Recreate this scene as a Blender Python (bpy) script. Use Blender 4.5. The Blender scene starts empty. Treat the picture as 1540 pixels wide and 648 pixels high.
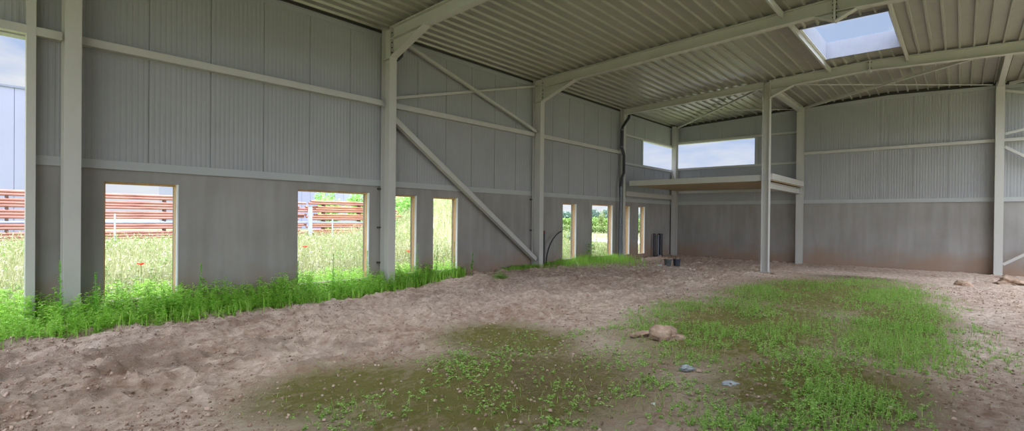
import bpy, bmesh, math, random
import numpy as np
from mathutils import Vector, Matrix
random.seed(7); RS = np.random.RandomState(11)
scene = bpy.context.scene
COL = scene.collection
PI = math.pi
H = 1.65                       # eye height above the dirt floor
BACK = 22.5                    # inner face of the back wall
EAVE, SLOPE, RIDGE = 5.93, 0.042, 8.0

# ------------------------------------------------------------------ materials
def srgb(r, g, b):
    f = lambda c: (c/255/12.92) if c/255 <= .04045 else ((c/255+.055)/1.055)**2.4
    return (f(r), f(g), f(b), 1)

class NT:
    def __init__(s, mat):
        s.t = mat.node_tree; s.n = s.t.nodes; s.l = s.t.links
    def add(s, typ, **kw):
        n = s.n.new(typ)
        for k, v in kw.items():
            if hasattr(n, k): setattr(n, k, v)
            else: n.inputs[k.replace('_', ' ')].default_value = v
        return n
    def link(s, a, b): s.l.new(a, b)

def base_mat(name, rough=.6, metal=0., spec=.4):
    m = bpy.data.materials.new(name); m.use_nodes = True
    nt = NT(m); b = nt.n['Principled BSDF']
    b.inputs['Roughness'].default_value = rough
    b.inputs['Metallic'].default_value = metal
    b.inputs['Specular IOR Level'].default_value = spec
    return m, nt, b

def noise_mat(name, cols, scale=8., detail=6., rough=.6, metal=0., spec=.4, bump=0., bscale=None,
              stretch=(1, 1, 1), pos=None, island=0., transl=0.):
    """colour ramp over object-space noise, optional bump, optional per-leaf variation"""
    m, nt, b = base_mat(name, rough, metal, spec)
    tc = nt.add('ShaderNodeTexCoord'); mp = nt.add('ShaderNodeMapping')
    mp.inputs['Scale'].default_value = stretch
    nt.link(tc.outputs['Object'], mp.inputs['Vector'])
    nz = nt.add('ShaderNodeTexNoise'); nz.inputs['Scale'].default_value = scale
    nz.inputs['Detail'].default_value = detail; nz.inputs['Roughness'].default_value = .6
    nt.link(mp.outputs[0], nz.inputs['Vector'])
    rp = nt.add('ShaderNodeValToRGB'); el = rp.color_ramp.elements
    n = len(cols)
    ps = pos or [.3+.4*i/max(1, n-1) for i in range(n)]
    while len(el) < n: el.new(.5)
    for i, c in enumerate(cols): el[i].position = ps[i]; el[i].color = c
    fac = nz.outputs['Fac']
    if island:
        g = nt.add('ShaderNodeNewGeometry')
        mx = nt.add('ShaderNodeMix'); mx.data_type = 'FLOAT'; mx.inputs[0].default_value = island
        nt.link(nz.outputs['Fac'], mx.inputs[2]); nt.link(g.outputs['Random Per Island'], mx.inputs[3])
        fac = mx.outputs[0]
    nt.link(fac, rp.inputs[0]); nt.link(rp.outputs[0], b.inputs['Base Color'])
    if bump:
        n2 = nt.add('ShaderNodeTexNoise'); n2.inputs['Scale'].default_value = bscale or scale*4
        n2.inputs['Detail'].default_value = 6
        nt.link(mp.outputs[0], n2.inputs['Vector'])
        bp = nt.add('ShaderNodeBump'); bp.inputs['Strength'].default_value = bump; bp.inputs['Distance'].default_value = .02
        nt.link(n2.outputs['Fac'], bp.inputs['Height']); nt.link(bp.outputs[0], b.inputs['Normal'])
    if transl:
        tr = nt.add('ShaderNodeBsdfTranslucent'); nt.link(rp.outputs[0], tr.inputs['Color'])
        ms = nt.add('ShaderNodeMixShader'); ms.inputs[0].default_value = transl
        nt.link(b.outputs[0], ms.inputs[1]); nt.link(tr.outputs[0], ms.inputs[2])
        nt.link(ms.outputs[0], nt.n['Material Output'].inputs['Surface'])
    return m

M = {}
M['steel'] = noise_mat('cream_painted_steel', [srgb(178, 175, 168), srgb(186, 183, 176)], 2.5, rough=.55, stretch=(1, 1, .3))
M['clad'] = noise_mat('grey_white_sheet', [srgb(149, 149, 149), srgb(156, 156, 156)], 1.2, rough=.5)
M['trim'] = noise_mat('pale_folded_trim', [srgb(164, 165, 163), srgb(170, 171, 169)], 1.5, rough=.5)
M['deck'] = noise_mat('galvanised_deck', [srgb(160, 158, 146), srgb(168, 165, 154)], 3., rough=.42, metal=.35)
M['closure'] = noise_mat('dark_gap_fill', [srgb(60, 58, 54), srgb(70, 68, 64)], 6., rough=.9)  # dark tone for the strips that keep the roof gaps dark
M['black'] = noise_mat('black_plastic', [srgb(38, 38, 42), srgb(50, 50, 54)], 6., rough=.4)
M['greypipe'] = noise_mat('grey_plastic_pipe', [srgb(92, 96, 104), srgb(110, 114, 122)], 6., rough=.35)
M['red'] = noise_mat('red_band', [srgb(120, 48, 50), srgb(140, 60, 58)], 6., rough=.5)
M['wood'] = noise_mat('pine_liner', [srgb(196, 146, 92), srgb(214, 170, 118), srgb(202, 152, 100)], 5., rough=.6, stretch=(1, 4, .4))
M['darkwood'] = noise_mat('weathered_liner', [srgb(132, 116, 98), srgb(150, 134, 114)], 8., rough=.7)
M['white'] = noise_mat('white_edge', [srgb(222, 222, 222), srgb(232, 232, 230)], 5., rough=.6)
M['upstand'] = noise_mat('pale_lavender_upstand', [srgb(134, 134, 144), srgb(140, 140, 150)], 5., rough=.6)
M['bolt'] = noise_mat('zinc_bolt', [srgb(80, 76, 68), srgb(96, 92, 84)], 20., rough=.45, metal=.5)
M['board'] = noise_mat('brown_soffit_board', [srgb(166, 146, 116), srgb(182, 160, 128)], 2., rough=.6, stretch=(.3, 3, 1))
M['galv'] = noise_mat('galvanised_post', [srgb(170, 178, 192), srgb(186, 194, 206)], 6., rough=.4, metal=.2)
M['rust'] = noise_mat('rusty_pipe', [srgb(142, 92, 82), srgb(168, 114, 102), srgb(186, 134, 120)], 2.4, rough=.75, stretch=(2, .5, 2), bump=.15)
M['rust2'] = noise_mat('orange_rust_pipe', [srgb(152, 92, 72), srgb(178, 118, 94), srgb(196, 142, 116)], 2.4, rough=.75, stretch=(2, .5, 2), bump=.15)
M['bluepipe'] = noise_mat('coated_pipe', [srgb(150, 154, 182), srgb(168, 172, 196)], 2., rough=.5)
M['timber'] = noise_mat('dunnage', [srgb(66, 48, 42), srgb(92, 68, 56)], 6., rough=.8)
M['lav'] = noise_mat('lavender_sheet', [srgb(124, 125, 141), srgb(128, 129, 146)], .3, rough=.5)
M['pale'] = noise_mat('pale_sheet', [srgb(140, 141, 154), srgb(144, 145, 158)], .3, rough=.5)
M['dark'] = noise_mat('dark_edge', [srgb(96, 100, 116), srgb(110, 114, 128)], 1., rough=.5)
M['clod'] = noise_mat('dry_clay', [srgb(134, 110, 90), srgb(170, 142, 120), srgb(194, 168, 146)], 6., rough=.95, bump=.9, bscale=25)
M['stone'] = noise_mat('grey_stone', [srgb(142, 148, 150), srgb(180, 186, 186)], 9., rough=.8, bump=.3)
M['petal'] = noise_mat('poppy_red', [srgb(226, 48, 28), srgb(240, 74, 40)], 9., rough=.6, transl=.3)
M['weed'] = noise_mat('weed_green', [srgb(136, 194, 62), srgb(174, 222, 90), srgb(204, 236, 130)], 1.6, rough=.5, island=.6, transl=.45, pos=[.2, .5, .85])
M['weedtall'] = noise_mat('tall_weed_green', [srgb(124, 190, 62), srgb(160, 216, 88)], 3., rough=.5, island=.6, transl=.3)
M['clover'] = noise_mat('patch_green', [srgb(124, 166, 66), srgb(160, 200, 92), srgb(188, 220, 128)], 1.3, rough=.55, island=.6, transl=.3, pos=[.2, .5, .85])
M['blade'] = noise_mat('patch_grass', [srgb(126, 156, 66), srgb(160, 190, 92), srgb(186, 200, 124)], 1.3, rough=.6, island=.6, transl=.3, pos=[.2, .5, .85])
M['meadow'] = noise_mat('meadow_grass', [srgb(122, 134, 76), srgb(160, 162, 112), srgb(178, 176, 138), srgb(188, 184, 160)], .45, rough=.7, island=.45, transl=.35, pos=[.25, .42, .6, .8])
M['meadowg'] = noise_mat('meadow_herbs', [srgb(92, 134, 54), srgb(126, 160, 78), srgb(150, 172, 102)], .6, rough=.6, island=.6, transl=.35, pos=[.2, .5, .8])
M['umbel'] = noise_mat('white_flower', [srgb(200, 198, 180), srgb(212, 210, 196)], 4., rough=.7, transl=.3)
M['hedge'] = noise_mat('hedge_leaf', [srgb(84, 112, 54), srgb(116, 140, 72), srgb(150, 162, 96)], .8, rough=.6, island=.6, transl=.3, pos=[.2, .5, .8])
M['crop'] = noise_mat('crop_leaf', [srgb(120, 150, 70), srgb(142, 170, 90)], .8, rough=.6, island=.6, transl=.3)
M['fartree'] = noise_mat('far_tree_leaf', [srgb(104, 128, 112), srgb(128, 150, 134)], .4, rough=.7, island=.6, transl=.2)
M['tree'] = noise_mat('tree_leaf', [srgb(120, 170, 80), srgb(160, 202, 112), srgb(188, 216, 140)], .8, rough=.6, island=.6, transl=.35, pos=[.2, .5, .8])
M['sapling'] = noise_mat('sapling_leaf', [srgb(130, 148, 84), srgb(160, 172, 110)], .8, rough=.6, island=.6, transl=.3)
M['bark'] = noise_mat('bark', [srgb(96, 84, 66), srgb(120, 106, 84)], 8., rough=.9)
M['road'] = noise_mat('gravel_road', [srgb(176, 172, 174), srgb(192, 188, 190)], 6., rough=.9)

def concrete():
    m, nt, b = base_mat('raw_concrete', .85, 0, .25)
    tc = nt.add('ShaderNodeTexCoord')
    mp = nt.add('ShaderNodeMapping'); mp.inputs['Scale'].default_value = (3, 3, .35)
    nt.link(tc.outputs['Object'], mp.inputs[0])
    n1 = nt.add('ShaderNodeTexNoise'); n1.inputs['Scale'].default_value = 1.6; n1.inputs['Detail'].default_value = 8
    nt.link(mp.outputs[0], n1.inputs['Vector'])
    n2 = nt.add('ShaderNodeTexNoise'); n2.inputs['Scale'].default_value = .9; n2.inputs['Detail'].default_value = 5
    nt.link(tc.outputs['Object'], n2.inputs['Vector'])
    ad = nt.add('ShaderNodeMath'); ad.operation = 'ADD'
    nt.link(n1.outputs['Fac'], ad.inputs[0]); nt.link(n2.outputs['Fac'], ad.inputs[1])
    rp = nt.add('ShaderNodeValToRGB'); e = rp.color_ramp.elements
    ml = nt.add('ShaderNodeMath'); ml.operation = 'MULTIPLY'; ml.inputs[1].default_value = .5
    nt.link(ad.outputs[0], ml.inputs[0]); nt.link(ml.outputs[0], rp.inputs[0])
    e[0].position = .36; e[0].color = srgb(136, 131, 126); e[1].position = .64; e[1].color = srgb(156, 151, 146)
    # splashed brown soil low down, with a ragged upper edge
    sx = nt.add('ShaderNodeSeparateXYZ'); nt.link(tc.outputs['Object'], sx.inputs[0])
    n3 = nt.add('ShaderNodeTexNoise'); n3.inputs['Scale'].default_value = 1.3; n3.inputs['Detail'].default_value = 6
    nt.link(tc.outputs['Object'], n3.inputs['Vector'])
    m3 = nt.add('ShaderNodeMath'); m3.operation = 'MULTIPLY_ADD'; m3.inputs[1].default_value = -1.3
    nt.link(n3.outputs['Fac'], m3.inputs[0]); nt.link(sx.outputs[2], m3.inputs[2])
    mr = nt.add('ShaderNodeMapRange'); mr.inputs['From Min'].default_value = -.55; mr.inputs['From Max'].default_value = .15
    mr.inputs['To Min'].default_value = .8; mr.inputs['To Max'].default_value = 0
    nt.link(m3.outputs[0], mr.inputs['Value'])
    mx = nt.add('ShaderNodeMix'); mx.data_type = 'RGBA'
    nt.link(mr.outputs[0], mx.inputs[0]); nt.link(rp.outputs[0], mx.inputs[6]); mx.inputs[7].default_value = srgb(146, 118, 96)
    nt.link(mx.outputs[2], b.inputs['Base Color'])
    bp = nt.add('ShaderNodeBump'); bp.inputs['Strength'].default_value = .12; bp.inputs['Distance'].default_value = .01
    nt.link(n1.outputs['Fac'], bp.inputs['Height']); nt.link(bp.outputs[0], b.inputs['Normal'])
    return m
M['concrete'] = concrete()

def dirt():
    m, nt, b = base_mat('bare_dirt', .95, 0, .15)
    tc = nt.add('ShaderNodeTexCoord')
    def noise(sc, de, st=(1, 1, 1)):
        mp = nt.add('ShaderNodeMapping'); mp.inputs['Scale'].default_value = st
        nt.link(tc.outputs['Object'], mp.inputs[0])
        n = nt.add('ShaderNodeTexNoise'); n.inputs['Scale'].default_value = sc; n.inputs['Detail'].default_value = de
        n.inputs['Roughness'].default_value = .65
        nt.link(mp.outputs[0], n.inputs['Vector']); return n
    a = noise(.55, 6); c = noise(10, 12, (1, .6, 1)); d = noise(55, 6)
    rp = nt.add('ShaderNodeValToRGB'); e = rp.color_ramp.elements
    e[0].position = .36; e[0].color = srgb(160, 128, 106); e[1].position = .62; e[1].color = srgb(228, 206, 186)
    s1 = nt.add('ShaderNodeMath'); s1.operation = 'MULTIPLY_ADD'; s1.inputs[1].default_value = .4
    s2 = nt.add('ShaderNodeMath'); s2.operation = 'MULTIPLY'; s2.inputs[1].default_value = .6
    nt.link(c.outputs['Fac'], s2.inputs[0]); nt.link(a.outputs['Fac'], s1.inputs[0]); nt.link(s2.outputs[0], s1.inputs[2])
    nt.link(s1.outputs[0], rp.inputs[0])
    # moss film and damp soil carried as attributes of the ground itself
    at = nt.add('ShaderNodeAttribute', attribute_name='moss')
    mm = nt.add('ShaderNodeMath'); mm.operation = 'MULTIPLY_ADD'; mm.inputs[2].default_value = -.28; mm.inputs[1].default_value = 1.6
    mm.use_clamp = True
    an = nt.add('ShaderNodeMath'); an.operation = 'MULTIPLY'
    cr = nt.add('ShaderNodeMapRange'); cr.inputs['From Min'].default_value = .35; cr.inputs['From Max'].default_value = .6
    cr.inputs['To Min'].default_value = .6; cr.inputs['To Max'].default_value = 1.1
    nt.link(c.outputs['Fac'], cr.inputs['Value'])
    nt.link(at.outputs['Fac'], an.inputs[0]); nt.link(cr.outputs[0], an.inputs[1]); nt.link(an.outputs[0], mm.inputs[0])
    mx = nt.add('ShaderNodeMix'); mx.data_type = 'RGBA'; mx.inputs[7].default_value = srgb(122, 116, 64)
    nt.link(mm.outputs[0], mx.inputs[0]); nt.link(rp.outputs[0], mx.inputs[6])
    ad = nt.add('ShaderNodeAttribute', attribute_name='damp')
    mx2 = nt.add('ShaderNodeMix'); mx2.data_type = 'RGBA'; mx2.inputs[7].default_value = srgb(116, 94, 78)
    dm = nt.add('ShaderNodeMath'); dm.operation = 'MULTIPLY'
    nt.link(ad.outputs['Fac'], dm.inputs[0]); nt.link(cr.outputs[0], dm.inputs[1])
    nt.link(dm.outputs[0], mx2.inputs[0]); nt.link(mx.outputs[2], mx2.inputs[6])
    nt.link(mx2.outputs[2], b.inputs['Base Color'])
    b1 = nt.add('ShaderNodeBump'); b1.inputs['Strength'].default_value = 1.0; b1.inputs['Distance'].default_value = .09
    b2 = nt.add('ShaderNodeBump'); b2.inputs['Strength'].default_value = .8; b2.inputs['Distance'].default_value = .02
    nt.link(c.outputs['Fac'], b1.inputs['Height']); nt.link(d.outputs['Fac'], b2.inputs['Height'])
    nt.link(b1.outputs[0], b2.inputs['Normal']); nt.link(b2.outputs[0], b.inputs['Normal'])
    return m
M['dirt'] = dirt()
M['field'] = noise_mat('field_soil', [srgb(112, 126, 66), srgb(150, 154, 102), srgb(168, 166, 126)], .25, rough=.95)

def glazing():
    m, nt, b = base_mat('opal_glazing', .3, 0, .4)
    b.inputs['Base Color'].default_value = srgb(236, 240, 246)
    tr = nt.add('ShaderNodeBsdfTransparent'); tr.inputs['Color'].default_value = (.95, .97, .98, 1)
    ms = nt.add('ShaderNodeMixShader'); ms.inputs[0].default_value = .04
    nt.link(tr.outputs[0], ms.inputs[1]); nt.link(b.outputs[0], ms.inputs[2])
    nt.link(ms.outputs[0], nt.n['Material Output'].inputs['Surface'])
    return m
M['glaze'] = glazing()

# ------------------------------------------------------------------ mesh helpers
class MB:
    def __init__(s): s.v = []; s.f = []; s.m = []; s.mats = []; s.mi = 0
    def use(s, key):
        if key not in s.mats: s.mats.append(key)
        s.mi = s.mats.index(key); return s
    def face(s, idx): s.f.append(tuple(idx)); s.m.append(s.mi)
    def hexa(s, p):                          # 8 points: bottom ring 0-3, top ring 4-7
        n = len(s.v); s.v += [tuple(q) for q in p]
        for q in ((3, 2, 1, 0), (4, 5, 6, 7), (0, 1, 5, 4), (1, 2, 6, 5), (2, 3, 7, 6), (3, 0, 4, 7)):
            s.face([n+i for i in q])
        return s
    def box(s, x0, x1, y0, y1, z0, z1):
        return s.hexa([(x0, y0, z0), (x1, y0, z0), (x1, y1, z0), (x0, y1, z0), (x0, y0, z1), (x1, y0, z1), (x1, y1, z1), (x0, y1, z1)])
    def prism(s, loop, axis, a0, a1):        # loop: 2D polygon in the other two axes (cyclic order)
        n = len(s.v); k = len(loop)
        def P(u, w, a): return {'x': (a, u, w), 'y': (u, a, w), 'z': (u, w, a)}[axis]
        for a in (a0, a1): s.v += [P(u, w, a) for u, w in loop]
        s.face([n+i for i in range(k)][::-1]); s.face([n+k+i for i in range(k)])
        for i in range(k): s.face([n+i, n+(i+1) % k, n+k+(i+1) % k, n+k+i])
        return s
    def sweep(s, section, p0, p1, up=(0, 0, 1)):   # polygon section (u sideways, w up) swept p0->p1
        p0 = Vector(p0); p1 = Vector(p1); d = (p1-p0).normalized(); up = Vector(up)
        side = d.cross(up).normalized(); w = side.cross(d)
        n = len(s.v); k = len(section)
        for p in (p0, p1): s.v += [tuple(p+side*a+w*b) for a, b in section]
        s.face([n+i for i in range(k)][::-1]); s.face([n+k+i for i in range(k)])
        for i in range(k): s.face([n+i, n+(i+1) % k, n+k+(i+1) % k, n+k+i])
        return s
    def rod(s, p0, p1, r, k=10): return s.sweep([(r*math.cos(2*PI*i/k), r*math.sin(2*PI*i/k)) for i in range(k)], p0, p1, (0, 0, 1) if abs(Vector(p1).z-Vector(p0).z) < .98*(Vector(p1)-Vector(p0)).length else (0, 1, 0))
    def tube(s, pts, r, k=12, caps=True):
        pts = [Vector(p) for p in pts]; n0 = len(s.v); ref = None
        for i, p in enumerate(pts):
            d = (pts[min(i+1, len(pts)-1)]-pts[max(i-1, 0)]).normalized()
            if ref is None: ref = Vector((1, 0, 0)) if abs(d.x) < .9 else Vector((0, 1, 0))
            a = (ref-d*ref.dot(d)).normalized(); ref = a; b = d.cross(a)
            rr = r[i] if isinstance(r, (list, tuple)) else r
            s.v += [tuple(p+a*rr*math.cos(2*PI*j/k)+b*rr*math.sin(2*PI*j/k)) for j in range(k)]
        for i in range(len(pts)-1):
            for j in range(k):
                s.face([n0+i*k+j, n0+i*k+(j+1) % k, n0+(i+1)*k+(j+1) % k, n0+(i+1)*k+j])
        if caps:
            s.face([n0+j for j in range(k)][::-1]); s.face([n0+(len(pts)-1)*k+j for j in range(k)])
        return s
    def lathe(s, prof, c, k=20):             # prof: (r, z) list around a vertical axis at c
        n0 = len(s.v)
        for r, z in prof: s.v += [(c[0]+r*math.cos(2*PI*j/k), c[1]+r*math.sin(2*PI*j/k), c[2]+z) for j in range(k)]
        for i in range(len(prof)-1):
            for j in range(k):
                s.face([n0+i*k+j, n0+i*k+(j+1) % k, n0+(i+1)*k+(j+1) % k, n0+(i+1)*k+j])
        s.face([n0+j for j in range(k)][::-1]); s.face([n0+(len(prof)-1)*k+j for j in range(k)])
        return s
    def build(s, name, mat=None, parent=None, origin=None, smooth=False, bevel=0):
        me = bpy.data.meshes.new(name)
        if origin is None:
            if parent is not None: origin = parent.location
            else:
                a = np.array(s.v); origin = ((a[:, 0].min()+a[:, 0].max())/2, (a[:, 1].min()+a[:, 1].max())/2, a[:, 2].min())
        o3 = Vector(origin)
        me.from_pydata([tuple(Vector(p)-o3) for p in s.v], [], s.f)
        if s.mats:
            for k in s.mats: me.materials.append(M[k])
            me.polygons.foreach_set('material_index', s.m)
        else: me.materials.append(M[mat])
        bm = bmesh.new(); bm.from_mesh(me); bmesh.ops.recalc_face_normals(bm, faces=bm.faces); bm.to_mesh(me); bm.free()
        if smooth: me.shade_smooth()
        ob = bpy.data.objects.new(name, me); COL.objects.link(ob)
        if parent is not None: ob.parent = parent
        else: ob.location = o3
        if bevel:
            md = ob.modifiers.new('bevel', 'BEVEL'); md.width = bevel; md.segments = 2; md.limit_method = 'ANGLE'
        if smooth:
            try: me.set_sharp_from_angle(angle=math.radians(40))
            except Exception: pass
        return ob

def tag(o, label, cat, group=None, kind=None):
    o['label'] = label; o['category'] = cat
    if group: o['group'] = group
    if kind: o['kind'] = kind
    return o
def thing(name, label, cat, loc, group=None):
    o = bpy.data.objects.new(name, None); COL.objects.link(o); o.location = loc; o.empty_display_size = .2
    return tag(o, label, cat, group)
def struct(o, label, cat):
    o['kind'] = 'structure'; o['label'] = label; o['category'] = cat; return o
def struct_empty(name, label, cat, loc):
    o = bpy.data.objects.new(name, None); COL.objects.link(o); o.location = loc
    return struct(o, label, cat)
def rooftop(x): return EAVE+SLOPE*(x if x < RIDGE else 2*RIDGE-x)

def ibeam(depth, width, tf=.016, tw=.012):   # section, w up
    d, b = depth/2, width/2
    return [(-b, -d), (b, -d), (b, -d+tf), (tw/2, -d+tf), (tw/2, d-tf), (b, d-tf), (b, d), (-b, d), (-b, d-tf), (-tw/2, d-tf), (-tw/2, -d+tf), (-b, -d+tf)]
def square(w, h=None):
    h = h or w; return [(-w/2, -h/2), (w/2, -h/2), (w/2, h/2), (-w/2, h/2)]

# ------------------------------------------------------------------ numeric noise for the ground
def vnoise(x, y, seed=0):
    rs = np.random.RandomState(seed); T = rs.rand(256, 256)
    xi = np.floor(x).astype(int); yi = np.floor(y).astype(int); fx = x-xi; fy = y-yi
    fx = fx*fx*(3-2*fx); fy = fy*fy*(3-2*fy)
    g = lambda a, b: T[a % 256, b % 256]
    return (g(xi, yi)*(1-fx)+g(xi+1, yi)*fx)*(1-fy)+(g(xi, yi+1)*(1-fx)+g(xi+1, yi+1)*fx)*fy
def fbm(x, y, seed=0, oct=4):
    a = 0.; amp = .5; t = 0.
    for i in range(oct): a = a+amp*vnoise(x*2**i+17*i, y*2**i+31*i, seed+i); t += amp; amp *= .5
    return a/t
def sstep(a, b, x):
    t = np.clip((x-a)/(b-a), 0, 1); return t*t*(3-2*t)

# vegetated areas of the floor: (x, y, radius along x, radius along y, density)
LUSH = [(9.35, 9.5, .8, 2.6, 1.), (9.0, 13.2, .9, 2.6, .9), (8.2, 16.2, 1.2, 1.5, .55), (6.7, 12.6, .8, 2.8, .75), (6.1, 9.6, .6, 2.2, .7), (7.6, 14.6, 1., 1.6, .55),
        (9.25, 5.2, .45, .9, 1.), (8.6, 6.6, .7, .9, .6), (7.3, 7.7, .6, .8, .75), (8.2, 9.3, .9, 1.6, .6), (7.0, 9.6, .7, 1.3, .6), (6.2, 6.6, .5, .9, .5),
        (5.9, 4.1, .5, .8, .4), (6.2, 2.5, .4, .5, .42), (7.2, 3.6, .7, .8, .28), (7.9, 4.4, .6, .6, .45), (8.7, 4.2, .4, .5, .7), (5.3, 5.2, .5, .7, .2), (7.1, 5.3, .5, .6, .28), (10.3, 8.6, .35, .8, .3), (6.55, 7.1, .45, .6, .7), (7.6, 6.3, .5, .8, .6), (7.9, 7.7, .8, .8, .7), (10.1, 10.2, .35, .9, .8)]
def lush(x, y):
    d = np.zeros_like(x)
    for cx, cy, rx, ry, a in LUSH:
        q = ((x-cx)/rx)**2+((y-cy)/ry)**2
        d = np.maximum(d, a*np.exp(-.9*q**1.6))
    return d
MOSS = [(6.6, 3.6, 1.4, 1.9), (7.5, 8.5, 1.6, 3.2), (7.6, 13.5, 2., 4.), (5.4, 5.2, 1.1, 1.), (8.9, 5.8, 1., 1.6), (5.6, 2.6, .8, 1.), (9.2, 10.5, .8, 3.5)]
def moss(x, y):
    d = np.zeros_like(x)
    for cx, cy, rx, ry in MOSS: d = np.maximum(d, np.exp(-.8*(((x-cx)/rx)**2+((y-cy)/ry)**2)**1.5))
    return d
def gz(x, y):
    """height of the dirt floor"""
    x = np.asarray(x, float); y = np.asarray(y, float)
    z = .10*(fbm(x*.5, y*.35, 3)-.5)
    z = z+.13*sstep(2.2, .2, x)*sstep(7., 10., y)*sstep(19, 15, y)+.05*sstep(14, 18, y)*sstep(4, 1, x)
    w = .35*(fbm(x*0+1.3, y*.25, 9)-.5)                     # tyre ruts run along the hall
    rut = np.zeros_like(z)
    for c, wd, dp in ((1.75, .16, .05), (2.35, .2, .075), (2.95, .17, .05), (3.75, .22, .06), (4.5, .2, .035)):
        u = (x-c-w-.16*(fbm(x*0+c, y*.7, 21)-.5)-.10*(fbm(x*2, y*2.2, 23)-.5))/wd
        rut += dp*(-np.exp(-u*u)+.8*np.exp(-(np.abs(u)-1.7)**2*2))*(.35+.8*fbm(y*.55+c*7, x*.2, 5))
    z = z+rut*sstep(16, 10, y)
    rid = np.zeros_like(z)                                  # broken crests pressed up beside the tyre tracks
    for c, hgt in ((1.42, .075), (2.05, .09), (2.62, .08), (3.35, .10), (4.05, .08), (4.75, .045)):
        u = (x-c-w-.22*(fbm(x*0+c*3, y*.6, 25)-.5)-.07*(fbm(x*4, y*5, 26)-.5))
        side = np.where(u < 0, .15, .04)
        rid += hgt*np.exp(-(u/side)**2)*sstep(.40, .62, fbm(y*.8+c*11, x*.6, 27))*(.6+.8*fbm(x*9, y*8, 28))
    z = z+rid*sstep(17, 9, y)
    rough = .55+.9*sstep(5.5, 4.2, x)
    clod = sstep(.52, .72, fbm(x*5.5, y*4.2, 14))*.034+sstep(.52, .72, fbm(x*12, y*10, 16))*.026
    z = z+rough*(.055*(fbm(x*3.2, y*2.4, 12)-.5)+clod*(.35+1.1*fbm(x*.9, y*.5, 18))+.026*(fbm(x*17, y*15, 15)-.5))
    z = z+.05*np.exp(-((x-8.2)**2/1.2+(y-17.9)**2/.25))
    return z

def grid_mesh(name, xs, ys, zfun, mat, attrs=None, origin=(0, 0, 0)):
    X, Y = np.meshgrid(xs, ys, indexing='ij'); Z = zfun(X, Y)
    nx, ny = X.shape
    V = np.stack([X, Y, Z], -1).reshape(-1, 3)-np.array(origin)
    i = np.arange(nx-1)[:, None]*ny+np.arange(ny-1)[None, :]
    F = np.stack([i, i+ny, i+ny+1, i+1], -1).reshape(-1, 4)
    o = np_mesh(name, V, F, mat, origin=origin)
    for k, fn in (attrs or {}).items():
        a = o.data.attributes.new(k, 'FLOAT', 'POINT'); a.data.foreach_set('value', fn(X, Y).ravel().astype(np.float32))
    o.data.shade_smooth()
    return o
def np_mesh(name, V, F, mat, parent=None, origin=(0, 0, 0), tris=None):
    me = bpy.data.meshes.new(name)
    nq = len(F); nt = 0 if tris is None else len(tris)
    me.vertices.add(len(V)); me.vertices.foreach_set('co', np.ascontiguousarray(V, np.float32).ravel())
    idx = np.ascontiguousarray(F, np.int32).ravel()
    if nt: idx = np.concatenate([idx, np.ascontiguousarray(tris, np.int32).ravel()])
    me.loops.add(len(idx)); me.loops.foreach_set('vertex_index', idx)
    me.polygons.add(nq+nt)
    ls = np.concatenate([np.arange(nq)*4, nq*4+np.arange(nt)*3]).astype(np.int32)
    me.polygons.foreach_set('loop_start', ls)
    me.polygons.foreach_set('loop_total', np.concatenate([np.full(nq, 4), np.full(nt, 3)]).astype(np.int32))
    me.update(calc_edges=True); me.validate()
    me.materials.append(M[mat])
    o = bpy.data.objects.new(name, me); COL.objects.link(o); o.location = origin
    if parent is not None: o.parent = parent; o.location = (0, 0, 0)
    return o

# ------------------------------------------------------------------ vegetation makers
def leaves(P, D, L, W, rs, droop=.3):
    """rhombic folded leaves: base points P, directions D, lengths L, widths W"""
    n = len(P); D = D/np.linalg.norm(D, axis=1, keepdims=True)
    R = rs.normal(size=(n, 3)); S = np.cross(D, R); S /= np.linalg.norm(S, axis=1, keepdims=True)+1e-9
    # prefer side vectors that keep the leaf blade facing up
    S2 = np.stack([-D[:, 1], D[:, 0], np.zeros(n)], 1); S2 /= np.linalg.norm(S2, axis=1, keepdims=True)+1e-9
    S = .35*S+S2; S /= np.linalg.norm(S, axis=1, keepdims=True)
    L = L[:, None]; W = W[:, None]
    mid = P+D*L*.5; tip = P+D*L; tip[:, 2] -= (droop*L[:, 0])
    V = np.stack([P, mid+S*W*.5, tip, mid-S*W*.5], 1).reshape(-1, 3)
    F = np.arange(n*4).reshape(-1, 4)
    return V, F
def blades(P, Hh, W, rs, lean=.35):
    """tapered grass blades: 1 quad + 1 triangle each"""
    n = len(P); a = rs.rand(n)*2*PI; s = np.stack([np.cos(a), np.sin(a), np.zeros(n)], 1)
    b = rs.rand(n)*2*PI; ln = (rs.rand(n)*lean*Hh)[:, None]*np.stack([np.cos(b), np.sin(b), np.zeros(n)], 1)
    up = np.zeros((n, 3)); up[:, 2] = Hh
    w = W[:, None]*s*.5
    m = P+up*.55+ln*.35; t = P+up+ln
    V = np.stack([P-w, P+w, m+w*.8, m-w*.8, t], 1).reshape(-1, 3)
    k = np.arange(n)*5
    return V, np.stack([k, k+1, k+2, k+3], 1), np.stack([k+3, k+2, k+4], 1)
def stems(P, T, W):
    n = len(P); s = np.array([[.72, -.69, 0]])*W[:, None]*.5
    V = np.stack([P-s, P+s, T+s*.5, T-s*.5], 1).reshape(-1, 3)
    return V, np.arange(n*4).reshape(-1, 4)
def join(parts):
    Vs, Fs, Ts, off = [], [], [], 0
    for p in parts:
        V, F = p[0], p[1]; Vs.append(V); Fs.append(F+off)
        if len(p) > 2 and p[2] is not None: Ts.append(p[2]+off)
        off += len(V)
    return np.concatenate(Vs), np.concatenate(Fs), (np.concatenate(Ts) if Ts else None)
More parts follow.
